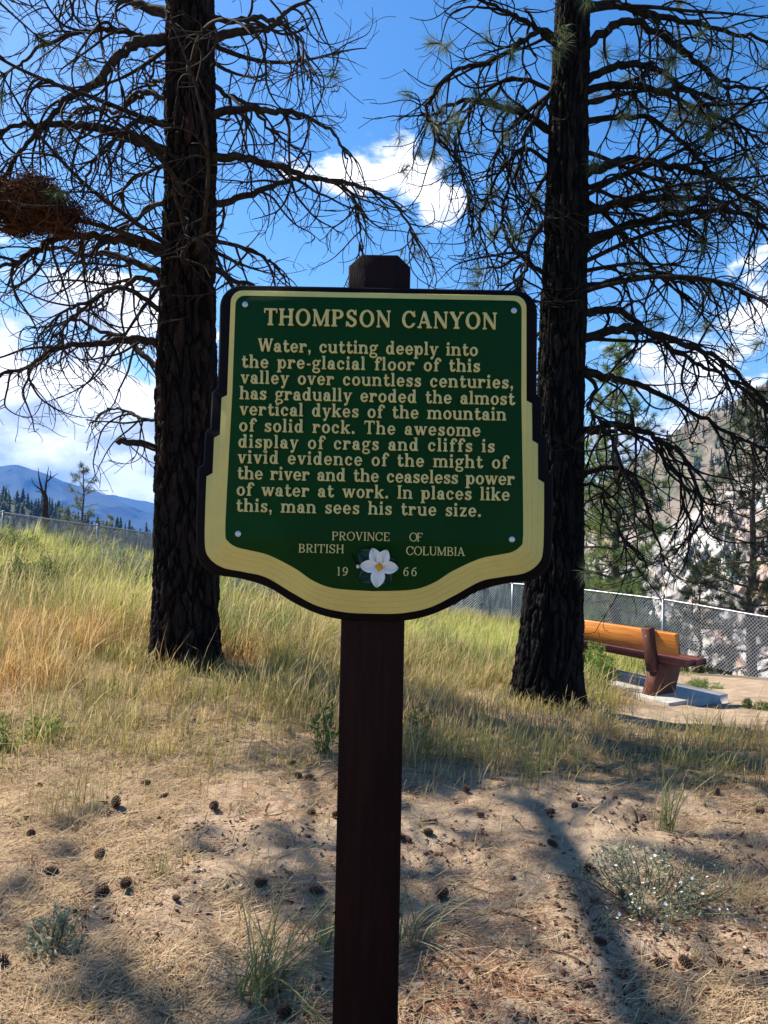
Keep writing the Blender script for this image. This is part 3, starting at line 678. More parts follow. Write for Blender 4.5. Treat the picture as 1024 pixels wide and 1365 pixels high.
deadd = pm('dark_dead_twig', (.011, .009, .008), (.028, .022, .018), 12, .9, spec=.1)
needlem = pm('pine_needle_green', (1, 1, 1), rough=.6, attr=True, transl=.35, spec=.25)

def trunk_path(kp, d):                                # kp: (py, left px, right px) rows from the ground up
    out = []
    for py, xl, xr in kp:
        c = P((xl + xr) / 2, py, d); out.append((c.x, d, c.z, (xr - xl) / 2 / F_PX * d))
    return np.array(out)
def make_trunk(name, path, mat, parent, seed, top, amp=.030):
    p = path[np.argsort(path[:, 2])]; z0 = p[0, 2]
    zz = np.concatenate([np.arange(z0, 7.4, .014), np.linspace(7.4, top, 60)])
    sl = (p[-1, 0] - p[-3, 0]) / (p[-1, 2] - p[-3, 2]) * .5
    cx = np.where(zz <= p[-1, 2], np.interp(zz, p[:, 2], p[:, 0]), p[-1, 0] + sl * (zz - p[-1, 2]))
    rr_ = np.where(zz <= p[-1, 2], np.interp(zz, p[:, 2], p[:, 3]), p[-1, 3] * np.clip(1 - .8 * (zz - p[-1, 2]) / (top - p[-1, 2]), .1, 1))
    k = 9; ker = np.ones(41) / 41
    rr_ = np.convolve(np.pad(rr_, 20, 'edge'), ker, 'valid'); cx = np.convolve(np.pad(cx, 20, 'edge'), ker, 'valid')
    S = 300; th = np.linspace(0, 2 * np.pi, S, endpoint=False); TH, ZZ = np.meshgrid(th, zz)
    RRm = np.repeat(rr_[:, None], S, 1)
    # bark plates: cells stretched upwards on a seamless ring
    n_around = 21; ux = TH / (2 * np.pi) * n_around; uy = ZZ * 1.9
    wx = (fbm(ux * 1.5, uy * 1.8, 4, seed) - .5) * 1.5; wy = (fbm(ux * 1.2, uy * 1.6, 3, seed + 7) - .5) * 1.6
    blend = np.clip((TH / (2 * np.pi) - .93) / .07, 0, 1)
    f1, f2, val = worley(ux + wx, uy + wy, seed + 3)
    e = sstep(.02, .30, f2 - f1); f1b, f2b, vb = worley((ux + wx) * 2.1, (uy + wy) * 2.6, seed + 13); e2 = sstep(.0, .3, f2b - f1b)
    hgt = e * (.62 + .38 * val) + .28 * e2 * e + .7 * (fbm(ux * 4, uy * 7, 4, seed + 20) - .5)
    col = (.20 + .80 * e) * (.65 + .5 * val) * (.75 + .25 * e2)
    hgt = hgt * (1 - blend) + .6 * blend
    root = np.exp(-np.maximum(ZZ - z0, 0) / .22) * .10 * np.maximum(0, np.sin(TH * 5 + seed) * .5 + .5)
    R3 = RRm * (1 + root) + amp * (hgt - .75) * np.clip(RRm / .2, .3, 1.3)
    V = np.stack([cx[:, None] + R3 * np.cos(TH), path[0, 1] + R3 * np.sin(TH), ZZ], -1).reshape(-1, 3)
    m = len(zz); i = np.arange(m - 1)[:, None] * S; j = np.arange(S)[None]; j2 = (j + 1) % S
    Qt = np.stack([i + j, i + j2, i + S + j2, i + S + j], -1).reshape(-1, 4)
    cc = col.reshape(-1, 1) * np.ones(3); cc = cc * (1 + .25 * (val.reshape(-1, 1) - .5) * np.array([1.2, .2, -.6]))
    b = np.array(parent.location)
    link(name, mesh(name, V - b, Qt, mat, cc, False), parent)
    return lambda z: (float(np.interp(z, zz, cx)), float(np.interp(z, zz, rr_)))

rnd = random.Random(19)
def unit(v):
    l = math.sqrt(v[0] ** 2 + v[1] ** 2 + v[2] ** 2) + 1e-12; return (v[0] / l, v[1] / l, v[2] / l)
def walk(p, d, L, r0, r1, droop, curl, seg=.05):
    """a wandering twig: points and radii"""
    n = max(4, int(L / seg)); st = L / n; pts = [p]; k = [rnd.gauss(0, 1) for _ in range(3)]
    for q in range(n):
        for a in range(3): k[a] = k[a] * .86 + rnd.gauss(0, 1) * .5
        f = q / n
        d = unit((d[0] + k[0] * curl, d[1] + k[1] * curl, d[2] + k[2] * curl * .8 - droop * (1 - 1.25 * f)))
        p = (p[0] + d[0] * st, p[1] + d[1] * st, p[2] + d[2] * st); pts.append(p)
    return pts, np.linspace(r0, r1, n + 1), d
TUFTS = {}
def twigs(mb, pts, rad, nper, lmin, lmax, key, start=.12, droop=.13, curl=.13, tuft=0., depth=1, sides=5, tips=True):
    """side twigs along a limb; long ones carry finer twigs; a few end in needles"""
    p = np.asarray(pts); seg = np.linalg.norm(np.diff(p, axis=0), axis=1); cum = np.concatenate([[0], np.cumsum(seg)]); L = cum[-1]
    n = max(1, int(nper * L * (1 - start) + rnd.random()))
    for q in range(n):
        s = L * (start + (1 - start) * rnd.random() ** .85); k = min(np.searchsorted(cum, s), len(p) - 1); k = max(k, 1)
        f = (s - cum[k - 1]) / (seg[k - 1] + 1e-9); o = p[k - 1] + f * (p[k] - p[k - 1]); tg = (p[k] - p[k - 1]) / (seg[k - 1] + 1e-9)
        rloc = rad[k - 1] + f * (rad[k] - rad[k - 1])
        side = rnd.choice((-1, 1)); sd = unit((tg[1] * side, -tg[0] * side, 0)); mixf = rnd.uniform(.2, 1.1)
        d = unit((tg[0] * .75 + sd[0] * mixf + rnd.gauss(0, .2), tg[1] * .75 + sd[1] * mixf + rnd.gauss(0, .2), tg[2] * .6 + rnd.uniform(-.55, .5)))
        ln = rnd.uniform(lmin, lmax) * (1.1 - .35 * s / L); r0 = min(rloc * .75, .0048 + .010 * ln)
        w, wr, dl = walk(tuple(o), d, ln, r0, .0032, droop * rnd.uniform(.4, 1.7), curl)
        mb.tube(w, wr, sides if depth else 3, False)
        if tuft and rnd.random() < tuft: TUFTS.setdefault(key, []).append((w[-1], dl))
        if depth and ln > .3: twigs(mb, w, wr, 5.5, .14, .55 * min(1, ln), key, .2, droop, curl * 1.25, tuft * .8, depth - 1, 3)
def spline(pts, n=5):
    p = np.array(pts, float); out = []
    for k in range(len(p) - 1):
        a, b, c, d = p[max(k - 1, 0)], p[k], p[k + 1], p[min(k + 2, len(p) - 1)]
        for u in np.linspace(0, 1, n, endpoint=False): out.append(.5 * (2 * b + (c - a) * u + (2 * a - 5 * b + 4 * c - d) * u * u + (3 * b - a - 3 * c + d) * u ** 3))
    return np.array(out + [p[-1]])
def limb(parent, mat, px, d, dy, r0, key, nper=6, lmin=.25, lmax=.9, tuft=0., droop=.13, r1=.006, curl=.13):
    """a limb along image points; it swings dy metres nearer or farther as it leaves the trunk"""
    b = np.array(parent.location); m = len(px); pts = []
    for k, (x, y) in enumerate(px):
        f = k / (m - 1); pts.append(np.array(P(x, y, d + dy * f ** .8)) + np.array([0, 0, 0]))
    sp = spline(pts, 6); jit = np.random.default_rng(len(sp) + int(px[0][1])).normal(0, .010, sp.shape); jit[0] = 0; sp = sp + jit - b
    # root the limb inside the trunk
    rad = r0 + (r1 - r0) * np.linspace(0, 1, len(sp)) ** .75; rad = rad * 1.5; rad[0] *= 1.35; rad[1] *= 1.12
    mb = MB(); mb.tube(sp, rad, 8, True); twigs(mb, sp, rad, nper, lmin, lmax, key, tuft=tuft, droop=droop, curl=curl)
    return mb.build('limb', mat, parent, True)
def limb3(parent, mat, start, az, elev, L, r0, key, droop=.02, nper=5, lmin=.3, lmax=1.0, tuft=0., r1=.006, curl=.05):
    d = (math.cos(az) * math.cos(elev), math.sin(az) * math.cos(elev), math.sin(elev))
    pts, rad, dl = walk(start, d, L, r0, r1, droop, curl, .12)
    mb = MB(); mb.tube(pts, rad, 7, True); twigs(mb, pts, rad, nper, lmin, lmax, key, tuft=tuft)
    if tuft: TUFTS.setdefault(key, []).append((pts[-1], dl))
    return mb.build('limb', mat, parent, True)
def needles(parent, key, n=70, L=.16, wd=.0032, base=(.085, .115, .045), seed=3, name='needles', mat=None):
    r = np.random.default_rng(seed); tf = TUFTS.get(key, [])
    if not tf: return
    Vs, Cs = [], []
    for p, d in tf:
        p = np.array(p); d = np.array(d); k = int(n * r.uniform(.6, 1.2))
        dirs = r.normal(0, 1, (k, 3)); dirs /= np.linalg.norm(dirs, axis=1, keepdims=True); dirs = dirs * .95 + d * .75; dirs /= np.linalg.norm(dirs, axis=1, keepdims=True)
        o = p - d * r.uniform(0, .10, (k, 1)); ln = L * r.uniform(.7, 1.15, (k, 1))
        s = np.cross(dirs, r.normal(0, 1, (k, 3))); s /= np.linalg.norm(s, axis=1, keepdims=True)
        mid = o + dirs * ln * .55 + np.array([0, 0, .006]); tip = o + dirs * ln - np.array([0, 0, .014])
        Vs.append(np.stack([o - s * wd * .5, o + s * wd * .5, mid + s * wd * .5, mid - s * wd * .5, tip], 1).reshape(-1, 3))
        c = np.array(base) * r.uniform(.7, 1.35) * np.array([r.uniform(.85, 1.25), 1, r.uniform(.8, 1.2)]); Cs.append(np.repeat(c[None] * r.uniform(.8, 1.2, (k, 1)), 5, 0))
    V = np.concatenate(Vs); i = np.arange(len(V) // 5)[:, None] * 5
    return link(name, mesh(name, V, [i + np.array([[0, 1, 2, 3]]), i + np.array([[3, 2, 4]])], mat or needlem, np.concatenate(Cs)), parent)
def z2(pts, s, ox=0, oy=0): return [(ox + x / s, oy + y / s) for x, y in pts]

# left pine
DL = 8.4
gl = G(249, 888)
DL = gl.y
tl = empty('pine_tree', (gl.x, gl.y, gl.z - .02), 'large pine with rugged brown bark and bare dead branches, left of the sign', 'tree', 'big pines beside the sign')
pathL = trunk_path([(905, 196, 302), (885, 198, 296), (850, 204, 291), (800, 206, 290), (700, 208, 288), (600, 209, 288), (500, 211, 287), (400, 215, 286), (300, 220, 285), (200, 223, 286), (100, 223, 284), (0, 224, 284), (-60, 225, 283)], DL)
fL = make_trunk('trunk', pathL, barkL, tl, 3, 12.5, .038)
LL = [  # image points, swing, thickness
 (z2([(570, 135), (470, 128), (400, 100), (300, 100), (250, 105), (140, 150), (60, 215), (-40, 275)], 2.438), -.6, .030),
 (z2([(570, 128), (500, 128), (430, 145), (370, 200), (300, 280), (220, 320), (160, 390), (80, 480), (20, 560), (-40, 640)], 2.438), -1.2, .048),
 (z2([(580, 60), (480, 25), (400, 0), (300, -40), (160, -50), (0, -20)], 2.438), .8, .050),
 (z2([(570, 340), (490, 305), (430, 325), (380, 365), (330, 350), (270, 350), (230, 385), (190, 440)], 2.438), 1.0, .024),
 (z2([(580, 535), (490, 475), (400, 440), (330, 420), (230, 405), (100, 405), (0, 430), (-90, 480)], 2.438), -.9, .060),
 (z2([(560, 835), (440, 790), (350, 775), (200, 770), (120, 810), (50, 850), (0, 870), (-80, 930)], 2.438), -1.4, .046),
 (z2([(560, 925), (500, 880), (430, 850), (350, 822), (260, 830), (180, 800), (90, 830), (20, 930)], 2.438), .7, .036),
 (z2([(570, 660), (490, 670), (440, 720), (390, 750), (330, 830), (300, 930)], 2.438), 1.2, .022),
 (z2([(570, 280), (520, 260), (490, 280), (500, 200), (470, 150), (440, 130)], 2.438), 1.3, .018),
 (z2([(560, 420), (500, 390), (440, 400), (390, 440), (340, 480), (290, 560), (270, 640)], 2.438), -1.5, .024),
 (z2([(570, 540), (500, 550), (420, 590), (390, 640), (420, 700), (400, 760)], 2.438), 1.5, .016),
 (z2([(560, 960), (470, 905), (400, 930), (320, 960), (230, 1040), (150, 1120)], 2.438), -.8, .026),
 (z2([(660, 140), (770, 105), (870, 95), (920, 45), (1000, 0), (1060, -20)], 2.438), .6, .040),
 (z2([(670, 380), (780, 355), (880, 360), (960, 370), (1024, 395), (1090, 440), (1130, 520)], 2.438), -.8, .034),
 (z2([(660, 250), (740, 310), (820, 350), (880, 420), (960, 480), (1010, 540)], 2.438), 1.2, .022),
 (z2([(670, 512), (780, 515), (870, 530), (960, 560), (1024, 580), (1150, 600), (1240, 635), (1310, 700), (1352, 800)], 2.438), -.5, .036),
 (z2([(630, 695), (720, 660), (820, 630), (900, 600), (980, 575), (1060, 585), (1150, 640), (1170, 760), (1180, 850)], 2.438), .5, .034),
 (z2([(670, 770), (770, 800), (850, 830), (900, 870), (935, 915)], 2.438), .9, .020),
 (z2([(670, 860), (760, 910), (830, 930), (900, 990)], 2.438), -1.0, .026),
 (z2([(670, 60), (760, 70), (850, 60), (940, 90), (980, 150), (1000, 260)], 2.438), -1.3, .024),
 (z2([(570, 215), (500, 190), (400, 195), (280, 210), (180, 230), (100, 285), (0, 320), (-80, 340)], 2.625, 0, 380), -1.0, .034),
 (z2([(580, 310), (480, 230), (430, 180), (350, 160), (270, 120), (200, 140), (110, 150)], 2.625, 0, 380), .8, .026),
 (z2([(570, 475), (490, 465), (440, 440), (380, 435), (320, 480)], 2.625, 0, 380), .6, .014),
 (z2([(580, 110), (480, 30), (400, 10), (320, 60), (240, 80), (160, 140)], 2.625, 0, 380), -1.6, .022),
]
for px, dy, r0 in LL:
    stub = px[0][1] > 545
    limb(tl, deadw, px, DL, dy, r0, 'L', nper=9.5, lmin=.3, lmax=1.5, droop=.22, curl=.18, tuft=.012 if px[0][1] < 180 else 0)
limb(tl, deadw, z2([(580, 577), (480, 553), (405, 545)], 2.625, 0, 380), DL, -.4, .030, 'L', nper=0.6, r1=.02, lmax=.3)
for q in range(21):                                      # more dead limbs all round, and those above the frame
    z = rnd.uniform(4.0, 7.2) if q < 14 else rnd.uniform(7.5, 10.5)
    az = rnd.choice((rnd.uniform(.5, 2.6), rnd.uniform(-2.6, -.7))) if q < 14 else rnd.uniform(0, 6.28)
    c, rt = fL(z); b = tl.location
    limb3(tl, deadw, (c - b.x, 0, z - b.z), az, rnd.uniform(-.1, .25), rnd.uniform(1.5, 3.0), .032, 'L', nper=6, tuft=.03 if q >= 14 and az < 3.1 else 0)
needles(tl, 'L', 80, .17)

# a pine beyond the left edge of the picture whose limbs shade the sand
tx = empty('pine_tree', (-5.3, 4.1, landz(-5.3, 4.1) - .02), 'pine standing outside the left edge, its branches shading the sand', 'tree')
fX = make_trunk('trunk', np.array([(-5.3, 4.1, -.1, .30), (-5.27, 4.1, 3, .24), (-5.25, 4.1, 7.3, .20)]), barkL, tx, 47, 12.5)
limb3(tx, deadw, (fX(7.35)[0] + 5.3, 0, 7.35 - tx.location.z), 1.38, 0, 3.8, .085, 'X', nper=1.2, lmax=.7, droop=.0, r1=.065, curl=.008)
for z, az, el, L_, r0 in ((7.9, 1.2, .1, 4.0, .04), (6.3, .9, .05, 3.4, .04), (7.2, 1.9, .05, 3.8, .045), (8.6, 1.3, .1, 4.0, .045), (9.2, 1.7, .05, 4.2, .045), (6.1, 1.0, .1, 3.2, .036), (8.2, 2.2, .1, 3.6, .04), (9.9, 1.45, .1, 3.6, .04), (7.6, .7, .1, 3.0, .04), (9.0, .6, .1, 3.0, .04), (10.4, 1.9, .2, 3.2, .04), (8.8, 2.7, .2, 3.0, .04), (7.0, -1.0, .2, 2.6, .04), (10.0, -.3, .2, 2.6, .04), (7.4, 1.0, .0, 3.6, .042), (5.6, 1.1, .05, 3.2, .05), (6.9, .45, .0, 3.6, .05), (6.2, .35, .05, 3.2, .05), (7.8, .3, .05, 3.4, .05), (8.4, .85, .1, 3.8, .05), (5.2, .7, .1, 2.8, .045), (9.4, 1.2, .1, 4.0, .05), (6.6, 1.25, .02, 3.8, .05)):
    limb3(tx, deadw, (fX(z)[0] + 5.3, 0, z - tx.location.z), az, el, L_, r0, 'X', nper=8, tuft=.22, droop=.010)
needles(tx, 'X', 80, .19, seed=9, wd=.006)

# right pine
gr_ = G(732, 938); DR = gr_.y
tr = empty('pine_tree', (gr_.x, gr_.y, gr_.z - .02), 'large pine with near black bark and arching drooping branches, beside the bench', 'tree', 'big pines beside the sign')
pathR = trunk_path([(955, 674, 786), (940, 679, 780), (915, 685, 776), (880, 690, 775), (830, 696, 776), (760, 703, 776), (700, 708, 776), (600, 714, 777), (500, 719, 779), (400, 723, 781), (300, 728, 783), (200, 731, 783), (100, 736, 784), (0, 742, 786), (-60, 744, 786)], DR)
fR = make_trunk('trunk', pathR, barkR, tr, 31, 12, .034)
o3 = (2.116, 540, 0); o4 = (2.276, 680, 400)
LR = [
 (z2([(450, 125), (370, 75), (310, 45), (240, 10), (150, -20)], *o3), -.4, .028, .10),
 (z2([(450, 395), (340, 325), (270, 300), (190, 285), (120, 300), (70, 330), (55, 300)], *o3), .5, .034, .10),
 (z2([(450, 160), (380, 90), (300, 140), (220, 180), (140, 200), (80, 270), (60, 330), (110, 410), (170, 500), (190, 640)], *o3), -.6, .022, .05),
 (z2([(440, 190), (400, 280), (345, 370), (325, 440), (345, 530), (395, 605)], *o3), -.3, .022, .02),
 (z2([(440, 780), (395, 770), (330, 725), (285, 660), (275, 600), (290, 540), (300, 440), (350, 370)], *o3), .3, .022, .02),
 (z2([(440, 600), (395, 630), (355, 680), (340, 760), (320, 815), (290, 860)], *o3), -.5, .026, .0),
 (z2([(440, 260), (300, 220), (200, 290), (140, 400), (160, 480), (185, 560)], *o3), .8, .018, .06),
 (z2([(430, 480), (340, 420), (270, 480), (235, 560), (210, 650), (260, 770)], *o3), .9, .016, .02),
 (z2([(480, 30), (580, 10), (680, 40), (800, 60), (920, 90), (1024, 120), (1120, 170)], *o3), .6, .036, .10),
 (z2([(480, 250), (560, 200), (640, 180), (720, 200), (800, 260), (870, 320), (960, 370), (1060, 420)], *o3), -.6, .034, .05),
 (z2([(480, 265), (600, 240), (700, 255), (800, 295), (880, 350), (960, 430), (1040, 560)], *o3), .9, .032, .08),
 (z2([(480, 350), (620, 330), (700, 340), (800, 420), (880, 500), (960, 560), (1050, 680)], *o3), 1.1, .026, .06),
 (z2([(480, 510), (570, 465), (660, 455), (760, 470), (860, 495), (930, 540), (1024, 600), (1100, 700)], *o3), -.8, .042, .03),
 (z2([(480, 608), (600, 575), (700, 560), (830, 560), (900, 570), (980, 620), (1060, 720)], *o3), .4, .038, .03),
 (z2([(470, 715), (600, 650), (720, 610), (850, 595), (950, 600), (1024, 650), (1100, 740)], *o3), -.4, .040, .02),
 (z2([(470, 815), (600, 795), (700, 780), (820, 790), (900, 800), (960, 830), (1060, 860)], *o3), 1.0, .026, .03),
 (z2([(480, 160), (560, 90), (640, 60), (740, 110), (830, 180), (900, 240), (980, 250), (1060, 300)], *o3), -.2, .036, .08),
 (z2([(190, 45), (300, 30), (350, 40), (440, 110), (560, 190), (650, 230), (783, 340), (860, 440)], *o4), .5, .034, .01),
 (z2([(190, 125), (330, 90), (400, 90), (520, 130), (620, 170), (700, 230), (783, 330), (850, 420)], *o4), -.7, .036, .01),
 (z2([(190, 200), (260, 225), (320, 240), (400, 260), (520, 320), (640, 390), (783, 460), (880, 520)], *o4), .2, .038, .01),
 (z2([(180, 410), (300, 380), (380, 390), (450, 420), (510, 460), (550, 530), (580, 620), (570, 690), (530, 730)], *o4), -.5, .028, .01),
 (z2([(180, 400), (260, 400), (330, 400), (420, 430), (500, 520), (530, 620), (545, 700), (500, 770)], *o4), .3, .020, .01),
 (z2([(180, 560), (250, 520), (330, 510), (390, 560), (420, 640), (450, 740), (480, 820)], *o4), .6, .026, .02),
 (z2([(190, 210), (260, 260), (240, 320), (280, 380), (330, 470), (370, 600), (380, 700)], *o4), -.7, .018, .02),
 (z2([(180, 590), (260, 560), (300, 640), (340, 720), (400, 790)], *o4), -.3, .014, .03),
]
for px, dy, r0, tf in LR:
    limb(tr, deadd, px, DR, dy, r0, 'R', nper=12, lmin=.3, lmax=1.35, tuft=tf * 1.2 + .006, droop=.24, curl=.23)
for q in range(26):
    z = rnd.uniform(2.9, 6.0) if q < 17 else rnd.uniform(6.2, 9.5)
    az = rnd.choice((rnd.uniform(.3, 1.9), rnd.uniform(-1.4, -.5))) if q < 17 else rnd.uniform(0, 6.28)
    c, rt = fR(z); b = tr.location
    limb3(tr, deadd, (c - b.x, 0, z - b.z), az, rnd.uniform(-.05, .3), rnd.uniform(1.4, 2.8), .028, 'R', nper=7, tuft=.05 if z > 4.6 and 0 < az < 3.1 else 0, droop=.035)
needles(tr, 'R', 95, .17, base=(.12, .165, .075))

# the clump of brown twigs caught in the left pine
np_ = P(38, 276, DL - 1.2)
mb = MB(); r = np.random.default_rng(4)
for q in range(3400):
    u = r.normal(0, 1, 3); u /= np.linalg.norm(u); rad = r.uniform(.2, 1.0) ** .5 * (1.28 if q % 9 == 0 else 1) * (1 + .30 * math.sin(u[0] * 4 + 1) * math.cos(u[2] * 5 + .5))
    c = u * rad * np.array([.52, .38, .25]); c[2] += -.10 * (c[0] / .5) + .05 * math.sin(c[0] * 9)
    tdir = np.cross(u, r.normal(0, 1, 3)); tdir = tdir / np.linalg.norm(tdir) + u * r.normal(0, .25) + np.array([0, 0, -.15]); ln = r.uniform(.06, .24) * (1.7 if q % 9 == 0 else 1)
    a = c - tdir * ln / 2; b = c + tdir * ln / 2; m = (a + b) / 2 + r.normal(0, .015, 3)
    mb.tube([a, m, b], [.004, .005, .0025], 3, False, np.array([.10, .046, .026]) * r.uniform(.35, 1.5) * np.array([1, r.uniform(.8, 1.1), r.uniform(.7, 1.1)]))
nestm = pm('brown_twigs', (1, 1, 1), rough=.95, attr=True, spec=.1)
tag(mb.build('nest', nestm, None, False, np_), 'big ragged reddish brown clump of dead twigs lodged in a pine branch', 'nest')

# ------------------------------------------------------------------ bench on its slab
BA = RD(59); bu = np.array([math.cos(BA), -math.sin(BA)]); bf = np.array([math.sin(BA), math.cos(BA)])   # along, and the way it faces
pad0 = G(892, 941)                                    # nearest corner of the slab
corner = np.array([pad0.x, pad0.y])
PADL, PADW = 2.9, 1.12
pc = corner - bu * PADL / 2 + bf * PADW / 2; pz = pad0.z - .015
rotb = math.atan2(bu[1], bu[0])
concm = pm('pale_concrete', (.50, .48, .44), (.40, .38, .345), 6, .9, .5, 60, .2, bdist=.004)
mb = MB(); mb.box((0, 0, -.05), (PADL, PADW, .20), bevel=.008); slab = mb.build('concrete_slab', concm); slab.location = (pc[0], pc[1], pz); slab.rotation_euler = (0, 0, rotb)
tag(slab, 'pale concrete slab under the wooden bench', 'slab')
woodo = pm('orange_varnished_wood', (.78, .29, .040), (.60, .19, .026), 3, .42, .3, 18, .4, (1.2, 14, 14), bdist=.003, coat=.25)
woodr = pm('red_brown_stained_wood', (.22, .062, .030), (.14, .040, .022), 4, .5, .4, 20, .4, (1.5, 12, 12), bdist=.003, coat=.1)
woodb = pm('brown_stained_wood', (.15, .055, .035), (.085, .032, .022), 4, .6, .12, 24, .25, (9, 9, 1.5), bdist=.001)
be = pc + bu * (PADL / 2 - .30)                        # end of the seat nearest us
bench = empty('bench', (pc[0] + bu[0] * .26 - bf[0] * .20, pc[1] + bu[1] * .26 - bf[1] * .20, pz + .05), 'wooden bench with orange backrest and red brown seat on a concrete slab', 'bench', None, rotb)
# local x along the bench, local y the way it faces
def rotx(a): return np.array([[1, 0, 0], [0, math.cos(a), -math.sin(a)], [0, math.sin(a), math.cos(a)]])
rec = RD(11)
BL = 2.25
mb = MB(); mb.box((.0, -.128, .665), (BL, .068, .27), rotx(rec), .006); mb.build('backrest', woodo, bench)
for yy in (.06, .265):
    mb = MB(); mb.box((.03, yy, .430 + .0), (BL + .02, .200, .080), rotx(RD(2)), .006); mb.build('seat', woodr, bench)
for sx in (-.76, .76):
    mb = MB(); mb.box((sx, -.185, .56), (.125, .11, .56), rotx(rec), .006); 
    up = mb.build('upright', woodb, bench)
    a = np.linspace(0, 2 * np.pi, 10, endpoint=False); mb = MB()
    q = np.array([[sx + .012 * math.cos(v), -.2745, .74 + .012 * math.sin(v)] for v in a]); q2 = q.copy(); q2[:, 1] += .014
    mb.add(np.vstack([q, q2]), [np.arange(10)[None], np.stack([np.arange(10), (np.arange(10) + 1) % 10, 10 + (np.arange(10) + 1) % 10, 10 + np.arange(10)], -1)])
    bt = mb.build('bolt', steel, bench)
    prof = [(-.25, 0), (.20, 0), (.34, .385), (-.10, .385)]
    V = np.array([(sx + dx, y, z) for dx in (-.075, .075) for y, z in prof])
    mb = MB(); mb.add(V, [np.array([(0, 1, 2, 3), (7, 6, 5, 4), (0, 4, 5, 1), (1, 5, 6, 2), (2, 6, 7, 3), (3, 7, 4, 0)])]); lg = mb.build('leg', woodb, bench)
    bv = lg.modifiers.new('bevel', 'BEVEL'); bv.width = .008; bv.segments = 1

# ------------------------------------------------------------------ chain link fence, one run of posts and wire
fence = empty('chain_link_fence', (2.9, 22.0, landz(2.9, 22)), 'galvanised chain link fence running along the canyon edge behind bench and grass', 'fence')
fb = np.array(fence.location); FH = 1.22
segs = [np.array(q, float) for q in ((-14, 20.3), (-9, 21.2), (-3, 22.6), (2.9, 22.0), (9.5, 11.4), (11.5, 8.0))]
cumd = np.concatenate([[0], np.cumsum([np.linalg.norm(b - a) for a, b in zip(segs[:-1], segs[1:])])])
def fpt(s):
    k = min(max(np.searchsorted(cumd, s) - 1, 0), len(segs) - 2); f = (s - cumd[k]) / (cumd[k + 1] - cumd[k]); return segs[k] + f * (segs[k + 1] - segs[k])
zs = np.linspace(0, cumd[-1], 160); zg = np.array([landz(*fpt(s)) for s in zs])
# ground height under the rail, smoothed, set so that the rail runs where the photograph has it
want = [(0, 683), (205, 712), (682, 778), (752, 783), (885, 799), (1024, 823)]
zsm = np.convolve(np.pad(zg, 8, 'edge'), np.ones(17) / 17, 'valid')
def fz(s): return float(np.interp(s, zs, zsm))
def s_at(px):
    best = min(np.linspace(0, cumd[-1], 600), key=lambda s: abs(float(proj(*[np.array(v) for v in (*fpt(s), 0)])[0]) - px)); return best
cs, cz = [], []
for px, py in want:
    s = s_at(px); d = fpt(s)[1]; cs.append(s); cz.append(P(px, py, d).z)
def top(s): return float(np.interp(s, cs, cz)) if cs[0] <= s <= cs[-1] else fz(s) + (cz[0] - fz(cs[0]) if s < cs[0] else cz[-1] - fz(cs[-1]))
s885 = s_at(885); posts = np.arange(s885 - 2.45 * 14, cumd[-1], 2.45); posts = posts[posts > 0]
for s in posts:
    x, y = fpt(s); zt = top(s); mb = MB(); mb.tube([(x - fb[0], y - fb[1], landz(x, y) - .3 - fb[2]), (x - fb[0], y - fb[1], zt + .015 - fb[2])], [.026, .026], 10); po = mb.build('post', steel, fence, True)
    mb = MB(); ball(mb, (x - fb[0], y - fb[1], zt + .025 - fb[2]), .036, 10, 6); mb.build('post_cap', steel, po, True)
mb = MB(); mb.tube([(*(fpt(s) - fb[:2]), top(s) - fb[2]) for s in np.linspace(.1, cumd[-1], 120)], .021, 8); mb.build('top_rail', steel, fence, True)
wirem = pm('fence_wire', (.46, .47, .48), (.40, .41, .42), 30, .5, metal=.15)
mb = MB(); M_ = .075
for sg in (1, -1):
    for s0 in np.arange(-FH, cumd[-1] + FH, M_):
        ss = s0 + np.linspace(0, FH, 6) * sg if sg > 0 else s0 + FH - np.linspace(0, FH, 6)
        ok = (ss > .1) & (ss < cumd[-1])
        if ok.sum() < 2: continue
        zf = np.linspace(0, FH, 6)[ok]; ss = ss[ok]; xs = float(proj(*[np.array(v) for v in (*fpt(ss.mean()), 0)])[0])
        if xs > 1350 or xs < -250 or 230 < xs < 480: continue
        mb.tube([(*(fpt(s) - fb[:2]), top(s) - .03 - (FH - .03) + z - fb[2]) for s, z in zip(ss, zf)], .0048 if xs > 500 else .002, 3, False)
mb.build('chain_link', wirem, fence)

